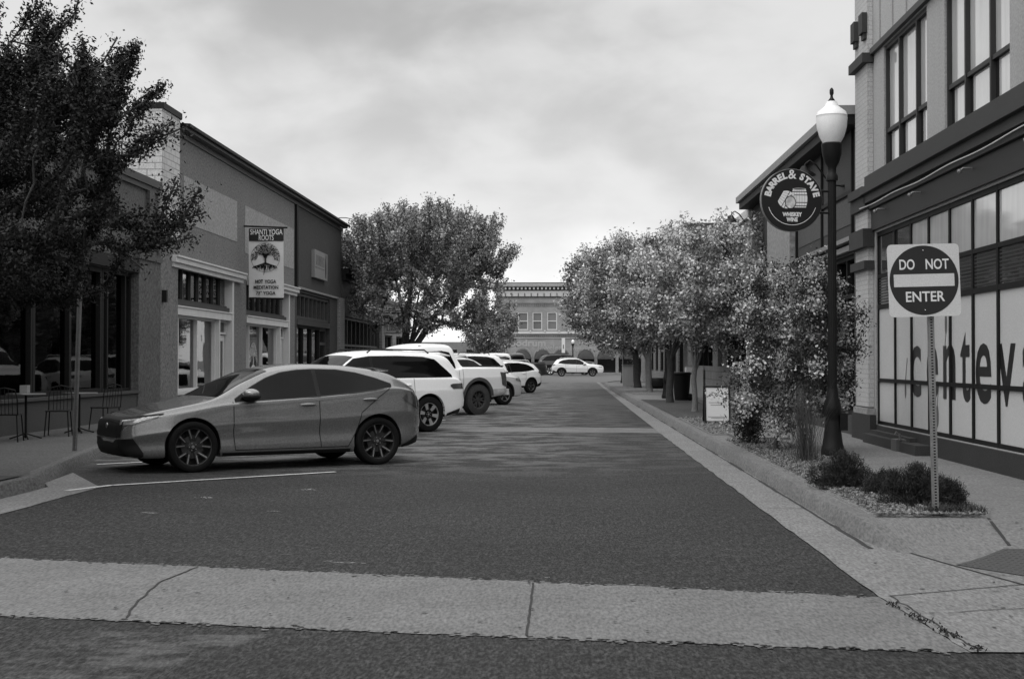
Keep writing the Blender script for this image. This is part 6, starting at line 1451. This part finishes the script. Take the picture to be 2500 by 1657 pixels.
C_ = make_pickup('pickup_truck', 'white pickup with muddy off-road tyres parked behind the white sport utility', pick, car_white2, plast)
place(C_, -2.36, 39.4, 225, pick, .95)
m = MB(); m.box(-3.16, -2.93, -.88, .88, .56, .74); tow = MB(); tow.tube([(-3.0, 0, .52), (-3.2, 0, .52)], .03, 8); tow.tube([(-2.2, -.4, .42), (-2.9, -.4, .40)], .04, 8)
rl2 = MB(); rl2.box(-2.96, -1.1, -.5, -.48, 1.402, 1.42)
add_parts(C_, [('bumper', m, mud, 30), ('hitch', tow, chrome, 40), ('roof_rail', rails(-.6, .2, .6, 1.95, .04), plast, 40), ('roof_rail', rails(-.6, .2, .6, 1.95, .04, -1), plast, 40)])
# --- white crossover
cross = dict(w=1.80, fa=1.335, ra=-1.335, wr=.345, rimr=.225, wwd=.23, arch=.385, archz=.01, x0=-2.20, x1=2.28, roofw=.60, style='five', rm=rim_g, rm2=rim_d, crease=.62,
    top=[(2.28, .78), (2.24, .88), (2.0, .97), (1.5, 1.04), (1.05, 1.09), (.9, 1.14), (.55, 1.36), (.15, 1.53), (-.15, 1.58), (-.8, 1.585), (-1.4, 1.53), (-1.75, 1.44), (-1.95, 1.22), (-2.1, 1.0), (-2.20, .78)],
    belt=[(2.28, .66), (2.05, .85), (1.4, .94), (.8, .98), (0, 1.01), (-1.0, 1.05), (-1.7, 1.08), (-2.05, .95), (-2.20, .68)],
    bot=[(2.28, .40), (2.15, .29), (1.8, .26), (0, .27), (-1.8, .30), (-2.05, .36), (-2.20, .46)],
    wid=[(2.28, .62), (2.2, .74), (2.0, .83), (1.6, .885), (0, .885), (-1.35, .895), (-1.9, .86), (-2.1, .78), (-2.20, .68)],
    win=[([(.82, 1.01), (-.02, 1.035)], [(.82, 1.025), (.5, 1.24), (.2, 1.42), (-.02, 1.46)]), ([(-.08, 1.04), (-1.0, 1.075), (-1.62, 1.15)], [(-.08, 1.465), (-.7, 1.465), (-1.2, 1.40), (-1.5, 1.28), (-1.62, 1.17)])],
    ws=(.88, .18, .66, .53), rw=(-1.72, -2.02, .52, .60), seams=[[(.88, .99), (.9, .4)], [(-.05, 1.02), (-.05, .4)], [(-1.0, 1.05), (-.94, .6)]], handles=[(.1, .93), (-.85, .97)], mirror=(.64, 1.06),
    sidep=[('headlight', [(1.85, .80), (2.15, .74)], [(1.85, .88), (2.15, .86)], lamp_c), ('tail_light', [(-1.84, 1.02), (-2.06, .90)], [(-1.84, 1.05), (-2.06, 1.03)], lamp_r), ('rear_skirt', [(-1.73, .31), (-2.1, .38)], [(-1.73, .40), (-2.1, .56)], plast)],
    endp=[('grille', [(-.5, .5), (.5, .5)], [(-.5, .78), (.5, .78)], True, plast), ('rear_bumper', [(-.68, .44), (.68, .44)], [(-.68, .60), (.68, .60)], False, plast), ('tail_light', [(-.7, .90), (-.45, .93)], [(-.7, 1.0), (-.45, 1.0)], False, lamp_r), ('tail_light', [(.45, .93), (.7, .90)], [(.45, 1.0), (.7, 1.0)], False, lamp_r)],
    flare=.055, sill=([(.95, .27), (-.95, .28)], [(.95, .36), (-.95, .37)]))
D_c = make_car('parked_car', 'small white crossover with black wheel arches parked beyond the muddy pickup', 'car', cross, car_white); place(D_c, -1.42, 65.0, 225, cross, .93)
add_parts(D_c, [('roof_rail', rails(-1.5, .0, .55, 1.575, .045, q), car_white, 40) for q in (-1, 1)])
def repaint(root, m1, m2):
    for o in root.children_recursive:
        if o.type == 'MESH' and o.data.materials and o.data.materials[0] == m1: o.data = o.data.copy(); o.data.materials[0] = m2
def another(src, label, m1, m2, cx_, cy_, hd, S, sc_, name=None):
    c = copy_tree(src); c['label'] = label; bpy.context.view_layer.update()
    if m2 is not None: repaint(c, m1, m2)
    place(c, cx_, cy_, hd, S, sc_); return c
g1 = another(D_c, 'light small sport utility whose dark windows show above the muddy pickup bed', car_white, car_silver, -3.9, 46.0, 45, cross, 1.03)
g2 = another(B_, 'white sport utility whose rear shows above the tailgate of the muddy pickup', None, None, -2.75, 54.6, 225, suv, .93)
g3 = another(D_c, 'dark grey car parked just beyond the white crossover', car_white, car_dgrey, -2.5, 73.2, 225, cross, 1.0)
g4 = another(C_, 'white pickup parked beyond the dark grey car', None, None, -2.3, 81.5, 225, pick, .92)
g5 = another(C_, 'black pickup with its dark tailgate toward the street, last in the row', car_white2, car_black, -1.75, 92.0, 225, pick, .95)
for o in g5.children_recursive:
    if o.type == 'MESH' and o.data.materials and o.data.materials[0] in (mud,): o.data = o.data.copy(); o.data.materials[0] = car_black
far = another(D_c, 'silver sport utility driving across the far end of the street', car_white, car_silver, .0, 132.0, 0, cross, 1.06); far.location = (1.45, 131, .0); 
dk = another(B_, 'dark parked van behind the silver sport utility', car_white, car_black, 0, 0, 0, suv, 1.1); dk.location = (.6, 141.5, 0); dk.rotation_euler = (0, 0, 0)
